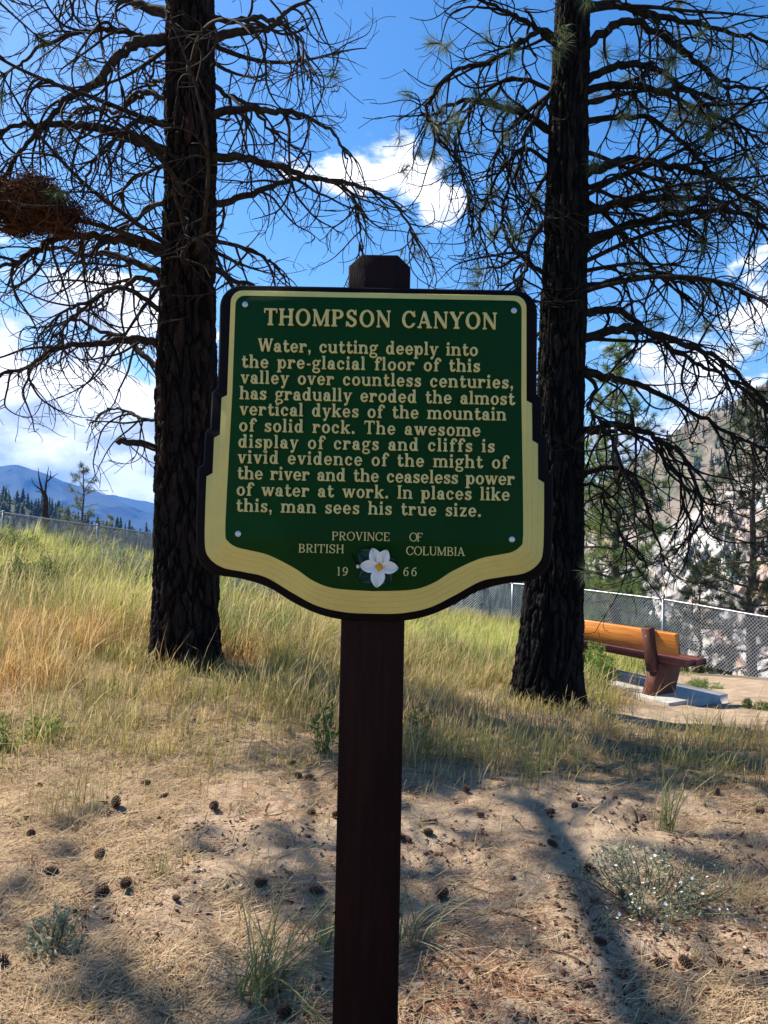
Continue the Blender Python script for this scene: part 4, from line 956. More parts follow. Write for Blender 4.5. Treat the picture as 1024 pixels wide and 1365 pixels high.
# ------------------------------------------------------------------ trees and shrubs beyond and about
barkB = pm('grey_brown_bark', (.06, .045, .035), (.11, .085, .07), 10, .95, .4, 40)
def small_pine(base, h, cr, nl, seed, label, ncol, name='pine_tree', tuftn=42, L=.17, wd=.008, low=.12, up=.05, r0=.09, group='trees beyond the fence', dens=1.0, bare=0, openc=1.0):
    t_ = empty(name, base, label, 'tree', group); key = 's%d' % seed; TUFTS[key] = []; st = rnd.getstate(); rnd.seed(seed)
    pts = [(0, 0, -.8)]; n = 14
    for k in range(1, n + 1): pts.append((.02 * h * rnd.gauss(0, .3), .02 * h * rnd.gauss(0, .3), h * k / n))
    sp = spline(pts, 3); rad = np.interp(sp[:, 2] / h, [-1, 0, 1], [r0 * 1.2, r0, .012]); mb = MB(); mb.tube(sp, rad, 9); mb.build('trunk', barkB, t_, True)
    mb = MB()
    for q in range(nl):
        f = low + (1 - low) * (q + rnd.random()) / nl; z = h * f; az = q * 2.4 + rnd.uniform(-.4, .4)
        ln = cr * (1 - (max(0, f - .25) / .78) ** 1.3) * rnd.uniform(.55, 1.1) + .12
        x = float(np.interp(z, sp[:, 2], sp[:, 0])); y = float(np.interp(z, sp[:, 2], sp[:, 1])); el = rnd.uniform(-.15, .35) + up * 4 * (f - .4)
        w, wr, dl = walk((x, y, z), (math.cos(az) * math.cos(el), math.sin(az) * math.cos(el), math.sin(el)), ln, max(.008, r0 * .32 * (1 - .6 * f)), .006, .02 - up * .3, .06, .12)
        mb.tube(w, wr, 5, False); m = len(w)
        isbare = rnd.random() < bare
        for k in range(1, m):
            for rep in range(2 if k > m * .3 else 1):
                if rnd.random() < dens * (.35 + .65 * k / m):
                    d = unit((dl[0] * .4 + rnd.gauss(0, .6), dl[1] * .4 + rnd.gauss(0, .6), .35 + rnd.gauss(0, .4))); l2 = rnd.uniform(.1, .38) * min(1, ln + .3)
                    w2, wr2, d2 = walk(w[k], d, l2, .006, .004, -.02, .08, .09); mb.tube(w2, wr2, 3, False)
                    if not isbare: TUFTS[key].append((w2[-1], d2)); 
        if not isbare: TUFTS[key].append((w[-1], dl))
    mb.build('limb', barkB, t_, True); rnd.setstate(st)
    needles(t_, key, tuftn, L, wd, ncol, seed, 'crown')
    return t_
def at_px(px, d, drop=0):                               # a spot on the land under a pixel column, d metres ahead
    x = P(px, 700, d).x; return Vector((x, d, landz(x, d) - drop))
def tree_to(px, pytop, d, cr, nl, seed, label, ncol, **kw):
    b = at_px(px, d); h = P(px, pytop, d).z - b.z; return small_pine(b, h, cr, nl, seed, label, ncol, r0=kw.pop('r0', .018 * h), **kw)
tree_to(822, 455, 20.5, 1.75, 80, 101, 'bright green young pine beyond the fence behind the bench', (.17, .24, .075), low=.10, dens=1.3, tuftn=55)
tree_to(798, 600, 25, 1.6, 60, 102, 'paler green pine tucked behind the black trunked pine', (.19, .25, .09), low=.1, dens=1.2, tuftn=50)
tree_to(1003, 520, 17.5, 1.5, 56, 103, 'dark open pine beyond the fence at the right edge', (.045, .062, .026), low=.12, dens=1.2, tuftn=55)
tree_to(935, 760, 21, 1.5, 36, 104, 'low dark bushy pine beyond the fence between bench and edge tree', (.05, .07, .028), low=.1, dens=1.3, tuftn=55)
tree_to(520, 331, 34, 2.3, 50, 105, 'tall pine behind the sign, only its tip showing over the post', (.12, .165, .065), low=.2, dens=.8)
tree_to(110, 622, 27, .95, 34, 106, 'small sparse young pine beyond the left fence', (.15, .185, .085), low=.16, dens=1.0, bare=.1, wd=.0075, tuftn=30)
tree_to(150, 690, 33, 1.3, 16, 107, 'low pale green bushy pine behind the sparse young pine', (.15, .19, .07), low=.1, dens=.9, wd=.008)
tree_to(1075, 600, 19, 1.5, 36, 108, 'dark pine just outside the right edge beside the edge tree', (.05, .07, .03), low=.1, dens=.8)
# dead snag
b = at_px(60, 27.5); hs_ = P(60, 625, 27.5).z - b.z
sn = empty('dead_tree', b, 'bare forked dead snag standing beyond the left fence', 'tree', 'trees beyond the fence')
def sp_(pts): return [np.array(P(x, y, 27.5)) - np.array(b) for x, y in pts]
mb = MB(); mb.tube(spline([np.array((0, 0, -.5))] + sp_([(62, 700), (60, 685), (61, 665), (57, 655)]), 4), np.linspace(.13, .075, 17), 8); mb.build('trunk', deadw, sn, True)
for pts, r0 in (([(57, 656), (54, 645), (52, 635), (51, 624)], .05), ([(60, 668), (61, 650), (63, 635), (65, 622)], .055), ([(63, 642), (68, 637), (73, 634), (77, 631)], .03), ([(57, 656), (51, 650), (45, 645), (42, 637)], .035), ([(54, 656), (50, 655), (47, 655)], .02), ([(66, 640), (68, 632), (67, 627)], .025), ([(60, 682), (55, 678), (51, 676)], .025)):
    s3 = spline(sp_(pts), 4); mb = MB(); mb.tube(s3, np.linspace(r0, .008, len(s3)), 6); mb.build('limb', deadw, sn, True)

leafm = pm('shrub_leaf', (1, 1, 1), rough=.6, attr=True, transl=.35, spec=.2)
def shrub(name, loc, r_, h, n, seed, label, cat, col, leaf=(.030, .012), nst=26, upr=.5, group=None, flowers=0, flat=0):
    r = np.random.default_rng(seed); o_ = empty(name, loc, label, cat, group); mb = MB(); pos = []; dirs = []
    for k in range(nst):
        az = r.uniform(0, 6.28); sp0 = r.uniform(0, 1) ** .6; end = np.array([math.cos(az) * r_ * sp0, math.sin(az) * r_ * sp0, h * (1 - .55 * sp0 ** 2) * r.uniform(.65, 1.05)])
        st = np.array([math.cos(az), math.sin(az), 0]) * r_ * .12 * sp0; mid = (st + end) / 2 + np.array([math.cos(az) * r_ * .12, math.sin(az) * r_ * .12, -h * .04]) + r.normal(0, .02, 3)
        s = spline([st - np.array([0, 0, .04]), mid, end], 5); mb.tube(s, np.linspace(.004, .0016, len(s)), 3, False)
        m = n // nst; f = r.uniform(.15, 1, m) ** .8; idx = f * (len(s) - 1); i0 = idx.astype(int).clip(0, len(s) - 2); pp = s[i0] + (idx - i0)[:, None] * (s[i0 + 1] - s[i0])
        pos.append(pp + r.normal(0, r_ * .055, (m, 3))); dirs.append(r.normal(0, .6, (m, 3)) + (end - st) / (np.linalg.norm(end - st) + 1e-9) * upr)
    mb.build('stem', pm(name + '_stem', (.10, .11, .05), (.14, .12, .07), 9, .9), o_)
    p = np.concatenate(pos); d = np.concatenate(dirs); d /= np.linalg.norm(d, axis=1, keepdims=True); m = len(p); s = np.cross(d, r.normal(0, 1, (m, 3))); s /= np.linalg.norm(s, axis=1, keepdims=True)
    ln = leaf[0] * r.uniform(.6, 1.3, (m, 1)); w = leaf[1] * r.uniform(.7, 1.2, (m, 1)) * .5; p[:, 2] = np.maximum(p[:, 2], .004)
    V = np.stack([p, p + d * ln * .5 + s * w, p + d * ln, p + d * ln * .5 - s * w], 1).reshape(-1, 3)
    c = np.array(col) * r.uniform(.65, 1.4, (m, 1)) * np.column_stack([r.uniform(.85, 1.2, m), np.ones(m), r.uniform(.8, 1.2, m)])
    link('foliage', mesh('foliage', V, np.arange(m * 4).reshape(-1, 4), leafm, np.repeat(c, 4, 0)), o_)
    if flowers:
        fl = MB(); q = r.choice(m, flowers, False)
        for k in q:
            c0 = p[k] + np.array([0, 0, .012]); a = np.linspace(0, 2 * np.pi, 6, endpoint=False) + r.uniform(0, 1); tl_ = r.normal(0, .35, 2); rr_ = r.uniform(.004, .008)
            ring = np.column_stack([c0[0] + rr_ * np.cos(a), c0[1] + rr_ * np.sin(a), c0[2] + rr_ * (tl_[0] * np.cos(a) + tl_[1] * np.sin(a))]); fl.add(np.vstack([ring, [c0 - np.array([0, 0, .004])]]), np.column_stack([np.arange(6), (np.arange(6) + 1) % 6, np.full(6, 6)]))
        fl.build('flower', whitep, o_)
    return o_
def Gp(px, py, sink=.01): g = G(px, py); g.z -= sink; return g
shrub('bush', Gp(793, 918), .30, .60, 5200, 1, 'bright green leafy bush against the black trunked pine by the bench', 'bush', (.21, .32, .07), (.045, .012), 46, .9)
shrub('flowering_shrub', Gp(858, 1195), .40, .17, 2500, 2, 'low grey green shrub dotted with tiny white flowers on the sand', 'shrub', (.27, .30, .18), (.020, .007), 60, .4, flowers=60)
shrub('weed', Gp(432, 1005), .12, .36, 260, 3, 'leafy bright green weed left of the signpost', 'weed', (.12, .22, .04), (.045, .015), 12, .8)
shrub('weed', Gp(556, 990), .13, .30, 260, 4, 'dark green leafy weed right of the signpost in the tree shade', 'weed', (.09, .17, .04), (.04, .014), 12, .8)
for k, (px, py, d, r_, h, lab) in enumerate([(160, 0, 15.5, .85, .85, 'silvery sagebrush left of the large brown pine'), (340, 0, 14.5, .75, .80, 'silvery sagebrush just right of the large brown pine'), (110, 0, 20, .8, .75, 'grey sagebrush near the left fence below the young pine'),
      (395, 0, 17.5, .9, .9, 'dusty green sagebrush under the left corner of the sign'), (40, 0, 12.2, .8, .7, 'dark green leafy shrub in the grass at the left edge'), (15, 0, 16.5, .9, .8, 'olive shrub at the far left edge on the grassy rise')]):
    x = P(px, 700, d).x; green = k >= 4
    shrub('sagebrush' if not green else 'shrub', (x, d, landz(x, d) - .02), r_, h, 6000, 20 + k, lab, 'shrub', (.20, .23, .17) if not green else (.10, .145, .045), (.06, .018), 70, .5, 'shrubs in the meadow')
shrub('herb', Gp(70, 1262), .12, .13, 420, 31, 'small silvery green herb on straw at the lower left', 'herb', (.30, .33, .20), (.035, .008), 22, .9)
shrub('herb', Gp(18, 985), .40, .16, 1500, 32, 'low yellow green leafy patch at the left edge', 'herb', (.21, .26, .07), (.05, .014), 26, .6)
shrub('bush', Gp(938, 917), .30, .10, 1300, 33, 'low green grassy patch behind the bench leg', 'herb', (.16, .24, .06), (.07, .008), 30, .9)
shrub('bush', Gp(1008, 945), .22, .10, 800, 34, 'small green patch on the path at the right edge', 'herb', (.11, .15, .05), (.05, .01), 20, .8)

# ------------------------------------------------------------------ grass
bladem = pm('grass_blade', (1, 1, 1), rough=.6, attr=True, transl=.45, spec=.15)
def blades(P0, Hh, wid, col, lean, r, tipc=None, seedhead=None, K=3):
    n = len(P0); az = r.uniform(0, 2 * np.pi, n); ldir = np.column_stack([np.cos(az), np.sin(az)]); fa = az + r.uniform(.6, 2.4, n); wv = np.column_stack([np.cos(fa), np.sin(fa), np.zeros(n)])
    ln = np.abs(r.normal(0, 1, n)) * lean + .05; ln = np.where(r.random(n) < .14, ln * 2.8 + .3, ln); V = np.zeros((n, K * 2 + 1, 3)); C_ = np.zeros((n, K * 2 + 1, 3)); wind = np.array([.18, -.04])
    for k in range(K + 1):
        f = k / K; off = (ldir * ln[:, None] + wind * lean) * (f ** 1.8)[None] if False else (ldir * ln[:, None] + wind * lean * 2) * f ** 1.8
        c = P0 + np.column_stack([off * Hh[:, None], Hh * f * (1 - .25 * ln * f)]); w = wid * (1 - .6 * f)
        if seedhead is not None and k == K - 1: w = np.where(seedhead, wid * 1.7, w)
        cc = col * (.85 + .3 * f)
        if tipc is not None: cc = cc * (1 - f) + tipc * f
        if k < K: V[:, 2 * k] = c - wv * (w / 2)[:, None]; V[:, 2 * k + 1] = c + wv * (w / 2)[:, None]; C_[:, 2 * k] = cc; C_[:, 2 * k + 1] = cc
        else: V[:, 2 * K] = c; C_[:, 2 * K] = cc
    i = np.arange(n)[:, None] * (2 * K + 1); Qs = [i + np.array([[2 * k, 2 * k + 1, 2 * k + 3, 2 * k + 2]]) for k in range(K - 1)]
    return V.reshape(-1, 3), [np.concatenate(Qs), i + np.array([[2 * K - 2, 2 * K - 1, 2 * K]])], C_.reshape(-1, 3)
def scatter(n, dmin, dmax, r, pxr=(-160, 1190), pw=1.0):
    d = dmin + (dmax - dmin) * r.uniform(0, 1, n) ** pw; px = r.uniform(pxr[0], pxr[1], n); x = (px - 512) / 1025 * d
    return x, d
TREES = [(gl.x, gl.y, .34), (gr_.x, gr_.y, .30)]
def clear(x, y):
    m = np.ones(len(x), bool)
    for tx, ty, tr_ in TREES: m &= np.hypot(x - tx, y - ty) > tr_
    lx = (x - pc[0]) * bu[0] + (y - pc[1]) * bu[1]; ly = (x - pc[0]) * bf[0] + (y - pc[1]) * bf[1]
    return m & ~((np.abs(lx) < PADL / 2 + .03) & (np.abs(ly) < PADW / 2 + .03))
C_STRAW = np.array([.52, .36, .15]); C_GOLD = np.array([.56, .345, .12]); C_OLIVE = np.array([.28, .27, .075]); C_GREEN = np.array([.16, .225, .05]); C_BRIGHT = np.array([.46, .52, .11])
def lay(name, label, n, dmin, dmax, seed, hfun, wfun, colfun, prob, lean, K=3, heads=.3, pw=1.0, pxr=(-160, 1190), tip=None):
    r = np.random.default_rng(seed); x, y = scatter(n, dmin, dmax, r, pxr, pw); dry, far, bare, nz = zones(x, y); px, py = proj(x, y, land(x, y))
    p = prob(x, y, px, py, dry, far, nz) * (.25 + .75 * sstep(.36, .58, fbm(x * 5.5, y * 5.5, 3, seed + 200))); ok = (r.uniform(0, 1, n) < p) & clear(x, y) & (outside(x, y) < 2.0); x, y, px, py, nz = x[ok], y[ok], px[ok], py[ok], nz[ok]; m = len(x)
    cl = fbm(x * 4.5, y * 4.5, 3, seed + 300); H_ = hfun(x, y, px, py, nz) * r.uniform(.35, 1.15, m) * (.35 + 1.3 * cl)
    for tx_, ty_, _ in TREES: H_ = H_ * np.where(np.hypot(x - tx_, y - ty_ + .5) < 1.0, .6, 1); z = land(x, y); col = colfun(x, y, px, py, nz, r) * r.uniform(.55, 1.35, (m, 1)) * (.7 + .6 * fbm(x * 6, y * 6, 2, seed + 400))[:, None]
    sh = r.uniform(0, 1, m) < heads; col2 = np.where(sh[:, None], np.array([[.55, .42, .22]]), col)
    V, F, C_ = blades(np.column_stack([x, y, z - .01]), H_, wfun(y) * r.uniform(.7, 1.3, m), col, lean, r, col2, sh, K)
    return tag(link(name, mesh(name, V, F, bladem, C_)), label, 'grass', kind='stuff')
def mixc(a, b, f): return a * (1 - f[:, None]) + b * f[:, None]
# golden seed grass round the left pine
lay('dry_grass', 'tall golden dry seed grass round the left pine', 170000, 3.8, 9.4, 5,
    lambda x, y, px, py, nz: np.interp(y, [4.6, 6, 7.5, 9, 10.5], [.13, .24, .42, .56, .56]) * (.55 + .9 * nz),
    lambda y: np.interp(y, [4, 10], [.0035, .006]),
    lambda x, y, px, py, nz, r: mixc(C_GOLD * np.ones((len(x), 3)), C_OLIVE * np.ones((len(x), 3)), sstep(.42, .68, fbm(x * 1.2 + 3, y * 1.2, 3, 81) + .18 * (px > 240) - .10 * (px < 60))),
    lambda x, y, px, py, dry, far, nz: (px < 500) * dry ** 1.6 * np.interp(y, [3.8, 6, 7.2, 9], [.22, .34, .66, .95]) * (.25 + .75 * sstep(.3, .6, fbm(x * 2.2, y * 2.2, 3, 85))), .30)
lay('meadow_grass', 'olive and straw coloured grass under the right pine and across the middle', 150000, 3.6, 10.5, 6,
    lambda x, y, px, py, nz: np.interp(y, [4.3, 5.2, 6.5, 8, 10], [.12, .26, .32, .30, .36]) * (.6 + .8 * nz) * np.interp(px, [680, 780, 860], [1, .75, .6]),
    lambda y: np.interp(y, [4, 10], [.0035, .006]),
    lambda x, y, px, py, nz, r: mixc(C_STRAW * .85 * np.ones((len(x), 3)), C_OLIVE * 1.05 * np.ones((len(x), 3)), sstep(.38, .6, fbm(x * 1.3 + 13, y * 1.3, 3, 82))),
    lambda x, y, px, py, dry, far, nz: (px > 470) * dry ** 1.5 * np.interp(y, [3.6, 5.4, 7, 9], [.25, .75, .95, .9]) * (.3 + .7 * sstep(.3, .58, fbm(x * 2.2, y * 2.2, 3, 86))), .32)
# green and yellow meadow up to the fence
lay('tall_meadow', 'tall yellow green grass filling the meadow up to the fence', 230000, 9.0, 24, 7,
    lambda x, y, px, py, nz: np.interp(px, [0, 220, 420, 600, 720, 1024], [.62, .60, .50, .40, .36, .45]) * (.6 + .8 * nz),
    lambda y: np.interp(y, [9, 22], [.007, .013]),
    lambda x, y, px, py, nz, r: mixc(mixc(C_BRIGHT * np.ones((len(x), 3)), C_GREEN * np.ones((len(x), 3)), sstep(.42, .60, fbm(x * .55, y * .4, 3, 83) + .06 * (px < 300))), C_STRAW * .9 * np.ones((len(x), 3)), sstep(.5, .66, fbm(x * .6 + 7, y * .5, 3, 84) + .12 * (px > 780)) * np.interp(px, [200, 700, 900], [.35, .55, .95])),
    lambda x, y, px, py, dry, far, nz: np.clip(dry, 0, 1) * np.where(px > 700, .65, 1), .34, heads=.25, pw=.9)
# thin straw lying and standing on the near sand
lay('sparse_grass', 'thin sparse dry stalks standing on the near sand', 9000, 2.3, 5.5, 8,
    lambda x, y, px, py, nz: .05 + .12 * nz, lambda y: np.full(len(y), .0028),
    lambda x, y, px, py, nz, r: mixc(C_STRAW * np.ones((len(x), 3)), C_OLIVE * np.ones((len(x), 3)), r.uniform(0, 1, len(x)) ** 2),
    lambda x, y, px, py, dry, far, nz: sstep(.52, .62, fbm(x * 2.6, y * 2.6, 3, 87)) * np.where((px > 430) & (px < 800) & (py > 1080), .15, 1), .8, heads=.15)

lay('seed_stalks', 'thin pale stalks with drooping seed heads rising over the grass', 9000, 4.8, 12, 9,
    lambda x, y, px, py, nz: np.interp(y, [4.8, 7, 9], [.36, .60, .72]) * np.where(px > 500, .75, 1), lambda y: np.interp(y, [4, 12], [.0032, .006]),
    lambda x, y, px, py, nz, r: C_STRAW * np.ones((len(x), 3)) * 1.05,
    lambda x, y, px, py, dry, far, nz: dry ** 2 * sstep(.4, .6, fbm(x * 1.7, y * 1.7, 3, 88)), .34, heads=.9)

def tuft(name, loc, n, h, wd, spread, seed, label, col, lean=.55, cat='grass tuft', K=6, group=None, stalks=0):
    r = np.random.default_rng(seed); P0 = np.column_stack([r.normal(0, spread, n), r.normal(0, spread, n), np.full(n, -.01)])
    c = np.array(col) * r.uniform(.65, 1.35, (n, 1)) * np.column_stack([r.uniform(.85, 1.3, n), np.ones(n), np.ones(n)]); Hh = h * r.uniform(.35, 1.1, n)
    dead = r.uniform(0, 1, n) < .25; c[dead] = np.array([.42, .34, .2]) * r.uniform(.7, 1.2, (dead.sum(), 1))
    V, F, C_ = blades(P0, Hh, np.full(n, wd) * r.uniform(.6, 1.2, n), c, lean, r, None, None, K)
    return tag(link(name, mesh(name, V, F, bladem, C_), None, loc), label, cat, group)
T_G = (.19, .235, .085)
tuft('grass_tuft', Gp(350, 1318), 95, .36, .0075, .05, 1, 'leafy green grass tuft on bare sand, left of the post at the bottom', T_G, .85, group='green grass tufts')
tuft('grass_tuft', Gp(428, 1262), 28, .26, .006, .03, 2, 'small green grass tuft touching the left side of the post', T_G, .8, group='green grass tufts')
tuft('grass_tuft', Gp(545, 1255), 60, .30, .007, .04, 3, 'drooping grey green grass tuft at the right side of the post', (.20, .24, .13), 1.3, group='green grass tufts')
tuft('grass_tuft', Gp(888, 1105), 34, .42, .007, .035, 4, 'tall upright green stalky grass above the flowering shrub', T_G, .35, group='green grass tufts')
tuft('grass_tuft', Gp(220, 1168), 90, .22, .003, .05, 5, 'wispy olive grass tuft on the sand left of the post', (.24, .22, .10), .45, group='green grass tufts')
tuft('grass_tuft', Gp(95, 1085), 130, .40, .0035, .10, 6, 'upright olive grass tuft on straw at the left', (.26, .26, .09), .3, group='green grass tufts')
tuft('grass_tuft', Gp(990, 1200), 60, .22, .0035, .06, 7, 'dry wispy grass tuft near the right edge', (.36, .31, .14), .4, group='green grass tufts')
tuft('grass_tuft', Gp(905, 1362), 30, .12, .003, .04, 8, 'short dry grass tuft at the bottom right', (.42, .35, .18), .6, group='green grass tufts')
tuft('grass_tuft', Gp(715, 1040), 70, .33, .004, .06, 9, 'olive grass tuft in front of the black trunked pine', (.22, .24, .07), .3, group='green grass tufts')
tuft('grass_tuft', Gp(655, 1010), 120, .40, .004, .12, 10, 'tall bright olive grass tuft between post and black trunked pine', (.25, .27, .07), .25, group='green grass tufts')

# ------------------------------------------------------------------ litter: straw, needles, bark chips, twigs and cones
def strips(n, r, x, y, L, w, col, zoff=.004, tilt=.12):
    az = r.uniform(0, np.pi, n); d = np.column_stack([np.cos(az), np.sin(az)]); s = np.column_stack([-d[:, 1], d[:, 0]]); ln = L * r.uniform(.4, 1.2, n)
    bend = r.normal(0, .12, n); tl_ = r.normal(0, tilt, n); out = []
    for f in (-.5, 0, .5):
        c = np.column_stack([x, y]) + d * (ln * f)[:, None] + s * (ln * bend * (abs(f) * 2) ** 2)[:, None]
        z = land(c[:, 0], c[:, 1]) + zoff + np.maximum(0, ln * tl_ * f) + .002 * r.uniform(0, 1, n)
        out.append((c - s * w / 2, c + s * w / 2, z))
    V = np.zeros((n, 6, 3))
    for k, (a, b, z) in enumerate(out): V[:, 2 * k, :2] = a; V[:, 2 * k + 1, :2] = b; V[:, 2 * k, 2] = z; V[:, 2 * k + 1, 2] = z + .0008
    i = np.arange(n)[:, None] * 6
    return V.reshape(-1, 3), np.concatenate([i + np.array([[0, 1, 3, 2]]), i + np.array([[2, 3, 5, 4]])]), np.repeat(col, 6, 0)
litm = pm('dry_litter', (1, 1, 1), rough=.85, attr=True, spec=.15)
def near_scatter(n, r, f, dmin=2.2, dmax=7.5):
    d = dmin * (dmax / dmin) ** r.uniform(0, 1, n); px = r.uniform(-100, 1130, n); x = (px - 512) / 1025 * d; pxx, pyy = proj(x, d, land(x, d)); k = (r.uniform(0, 1, n) < f(x, d, pxx, pyy)) & clear(x, d); return x[k], d[k]
r = np.random.default_rng(91)
leftw = lambda x, y, px, py: np.clip(sstep(420, 120, px + .35 * (1365 - py) - 60) + .65 * sstep(1080, 1000, py) + .55 * sstep(800, 950, px) + .10, 0, 1) * (.10 + .90 * sstep(.38, .58, fbm(x * 2.6, y * 2.6, 4, 95)))
x, y = near_scatter(105000, r, leftw); n = len(x)
c = mixc(np.array([.58, .43, .26]) * np.ones((n, 3)), np.array([.38, .24, .12]) * np.ones((n, 3)), r.uniform(0, 1, n)) * r.uniform(.6, 1.15, (n, 1))
V, F, C_ = strips(n, r, x, y, .17, .0026, c, .005, .22)
tag(link('straw_litter', mesh('straw_litter', V, F, litm, C_)), 'pale dry straw lying over the sand, thickest at the left', 'straw', kind='stuff')
x, y = near_scatter(22000, r, lambda x, y, px, py: .16 + .8 * sstep(.48, .66, fbm(x * 1.9 + 4, y * 1.9, 3, 97))); n = len(x)
V, F, C_ = strips(n, r, x, y, .13, .0022, np.array([.26, .12, .06]) * r.uniform(.6, 1.6, (n, 1)), .004, .10)
tag(link('needle_litter', mesh('needle_litter', V, F, litm, C_)), 'fallen red brown pine needles on the sand', 'needles', kind='stuff')
x, y = near_scatter(13000, r, lambda x, y, px, py: np.clip(.16 + .84 * sstep(.46, .62, fbm(x * 2.3 + 40, y * 2.3, 3, 99)), 0, 1), 2.2, 6.5); n = len(x)
V = []; F = []; C_ = []
for k in range(n):                                      # thin curved flakes with real thickness
    s = .003 + .013 * r.random() ** 2.4; a = r.uniform(0, 6.28); m = 5; ang = a + np.linspace(0, 2 * np.pi, m, endpoint=False) + r.uniform(-.3, .3, m); rad = s * r.uniform(.55, 1.2, m) * (1 + .5 * np.cos(2 * (ang - a)))
    z = float(0); tx, ty = r.normal(0, .25, 2); dx = rad * np.cos(ang); dy = rad * np.sin(ang); zz = .004 + s * .3 + dx * tx + dy * ty
    V.append(np.vstack([np.column_stack([x[k] + dx, y[k] + dy, zz]), np.column_stack([x[k] + dx * .9, y[k] + dy * .9, zz - s * .35])])); o_ = k * 10
    F.append([[o_, o_ + 1, o_ + 2], [o_, o_ + 2, o_ + 3], [o_, o_ + 3, o_ + 4]] + [[o_ + q, o_ + 5 + q, o_ + 5 + (q + 1) % 5] for q in range(5)] + [[o_ + q, o_ + 5 + (q + 1) % 5, o_ + (q + 1) % 5] for q in range(5)])
    q = r.random(); cb = np.array([.135, .060, .038]) if q < .5 else (np.array([.085, .05, .035]) if q < .85 else np.array([.33, .27, .20])); C_.append(np.tile(cb * r.uniform(.6, 1.4), (10, 1)))
V = np.vstack(V); V[:, 2] += land(V[:, 0], V[:, 1])
tag(link('bark_litter', mesh('bark_litter', V, np.vstack([np.array(f) for f in F]), litm, np.vstack(C_))), 'small red brown bark flakes and cone scales strewn over the sand', 'bark flakes', kind='stuff')
x, y = near_scatter(420, r, lambda x, y, px, py: .5 + 0 * x, 2.3, 6.5); mb = MB()
for k in range(len(x)):
    az = r.uniform(0, 6.28); ln = .04 + .20 * r.random() ** 2; pts = []; 
    for f in np.linspace(0, 1, 5): xx = x[k] + math.cos(az) * ln * f + r.normal(0, .006); yy = y[k] + math.sin(az) * ln * f + r.normal(0, .006); pts.append((xx, yy, landz(xx, yy) + .006))
    mb.tube(pts, np.linspace(.0045, .002, 5) * r.uniform(.5, 1.3), 4, True)
tag(mb.build('twig_litter', deadw), 'broken dark twigs lying about on the sand', 'twigs', kind='stuff')

# pine cones: one cone of overlapping scales, then copies
conem = pm('pine_cone', (1, 1, 1), rough=.8, attr=True, spec=.15)
def cone_parts():
    core = MB(); ball(core, (0, 0, .045), .022, 10, 8); core.V[0][:, 2] = (core.V[0][:, 2] - .045) * 1.7 + .045; core.C.append(np.tile([.06, .035, .025], (len(core.V[0]), 1)))
    sc = MB(); n = 74
    for k in range(n):
        f = k / (n - 1); a = k * 2.39996; z = .006 + .080 * f; rr_ = .036 * math.sin(math.pi * (.16 + .80 * f)) ** .8; up = -.25 + 1.25 * f; w = .0105 * (1 - .45 * f)
        d = np.array([math.cos(a), math.sin(a), 0]); s = np.array([-d[1], d[0], 0]); t_ = d * math.cos(up) + np.array([0, 0, math.sin(up)])
        b0 = d * .008 + np.array([0, 0, z - .006 * f]); tipp = b0 + t_ * (rr_ - .004); nrm = np.cross(s, t_)
        V = np.array([b0 - s * w * .4, b0 + s * w * .4, tipp - t_ * .005 + s * w, tipp - t_ * .005 - s * w, tipp, tipp - t_ * .004 + nrm * .0045, b0 + nrm * .002])
        sc.add(V, [np.array([(0, 1, 2, 3)]), np.array([(3, 2, 4), (2, 5, 4), (3, 4, 5), (2, 1, 6), (2, 6, 5), (0, 3, 5), (0, 5, 6)])], np.array([[.05, .03, .02]] * 2 + [[.14, .085, .055]] * 2 + [[.20, .13, .09], [.15, .09, .06], [.05, .03, .02]]))
    return core.mesh('core', conem, True), sc.mesh('scales', conem)
core_me, sc_me = cone_parts()
def pine_cone(px, py, size, label, kid):
    r = np.random.default_rng(kid); g = G(px, py); c = empty('pine_cone', (g.x, g.y, g.z + .026 * size), label, 'pine cone', 'pine cones on the ground')
    c.rotation_euler = (RD(90) + r.normal(0, .25), r.normal(0, .25), r.uniform(0, 6.28)); c.scale = (size * r.uniform(.8, 1.1), size * r.uniform(.75, 1.1), size * r.uniform(.85, 1.35))
    link('scales', sc_me, c); link('core', core_me, c); return c
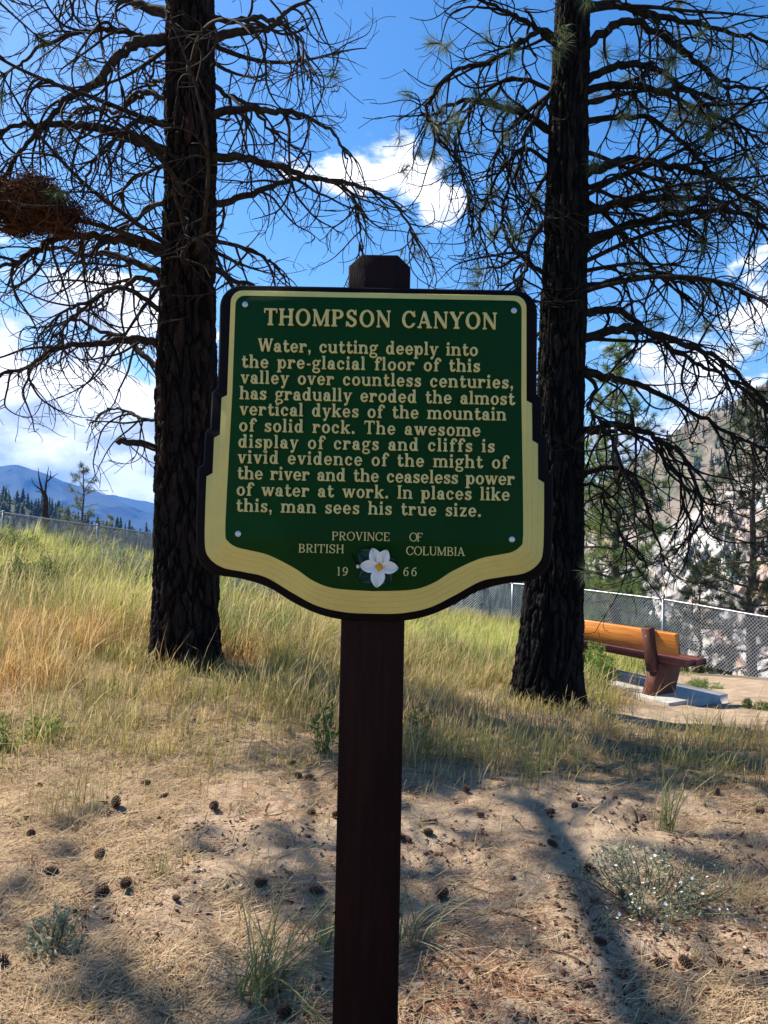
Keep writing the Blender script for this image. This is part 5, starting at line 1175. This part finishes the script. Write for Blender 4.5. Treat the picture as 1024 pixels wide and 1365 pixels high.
SPEC = [(907, 1283, 1.0, 'open pine cone at the lower right, right one of the close pair'), (873, 1286, .95, 'pine cone at the lower right, left one of the close pair, reddish litter beside it'),
 (12, 1290, 1.5, 'large dark pine cone cut by the left edge near the bottom'), (145, 1188, 1.15, 'pine cone of the touching pair left of the post, the left one'), (172, 1180, 1.1, 'pine cone of the touching pair left of the post, the right one'),
 (130, 1148, 1.1, 'dark pine cone lying just above the touching pair'), (414, 1192, 1.0, 'pine cone lying close left of the post, above the green tuft'), (358, 1180, .9, 'pine cone beside the top blades of the green tuft'),
 (582, 1200, 1.0, 'pine cone on bare sand just right of the post'), (660, 1215, .01, ''), (540, 1120, .9, 'pine cone partly hidden by the right side of the post'), (548, 1125, .9, 'grey pine cone beside the one hidden by the post'),
 (565, 1112, .95, 'upright dark pine cone on shaded sand right of the post'), (225, 1062, 1.0, 'dark pine cone, right one of two in the straw above the sand'), (200, 1048, 1.05, 'pine cone, left one of two in the straw above the sand'),
 (155, 1080, 1.3, 'big dark pine cone where the branch shade meets the straw'), (40, 1115, 1.0, 'pine cone alone in the straw near the left edge'), (417, 1087, 1.1, 'pine cone left of the post below the leafy weed'), (442, 1090, .95, 'pine cone nearly touching the left side of the post'),
 (383, 1020, .9, 'small pine cone at the grass edge left of the post'), (395, 1036, .95, 'pine cone below the grass edge left of the post'), (420, 1040, 1.0, 'pine cone under the leafy weed left of the post'), (283, 1078, 1.1, 'pine cone in shaded litter mid way between left pine and post'),
 (730, 1125, .85, 'pine cone on the sand below the black trunked pine'), (738, 1085, .9, 'pine cone in the litter below the black trunked pine'), (635, 1088, .9, 'pine cone in the vertical band of shade'), (620, 1055, .9, 'pine cone in the grass edge right of the post'),
 (780, 1158, 1.0, 'pine cone beside the flowering shrub, on its left'), (808, 1262, .95, 'dark pine cone below the flowering shrub'), (832, 1200, .9, 'pine cone half under the flowering shrub'), (955, 1282, .8, 'small dark pine cone right of the close pair'),
 (960, 1060, 1.1, 'pine cone in deep shade near the right edge'), (1010, 1085, 1.1, 'pine cone at the right edge in the shade'), (768, 1075, .9, 'pine cone in straw below the grass under the black trunked pine'), (60, 1165, .9, 'pine cone sunk in straw above the silvery herb'),
 (238, 1200, .7, 'small pine cone on sunlit sand left of the post'), (386, 1352, .9, 'pine cone at the bottom edge left of the post'), (52, 1048, .8, 'small pine cone in tall straw at the left'), (310, 1310, .01, '')]
for k, (px, py, size, lab) in enumerate(SPEC):
    if size > .05: pine_cone(px, py, size * .64, lab, k)

# ------------------------------------------------------------------ air
hzm = bpy.data.materials.new('pale_air'); hzm.use_nodes = True; t = hzm.node_tree; t.nodes.clear(); N = NT(t)
v = N.n('ShaderNodeVolumePrincipled', i={'Color': C4((.12, .38, 1.0)), 'Density': .00010, 'Anisotropy': .1})
N.n('ShaderNodeOutputMaterial', i={'Volume': v.outputs[0]})
mb = MB(); mb.box((0, 0, 180), (16400, 16400, 580)); tag(mb.build('haze', hzm), 'thin blue haze in the valley air', 'haze', kind='stuff')
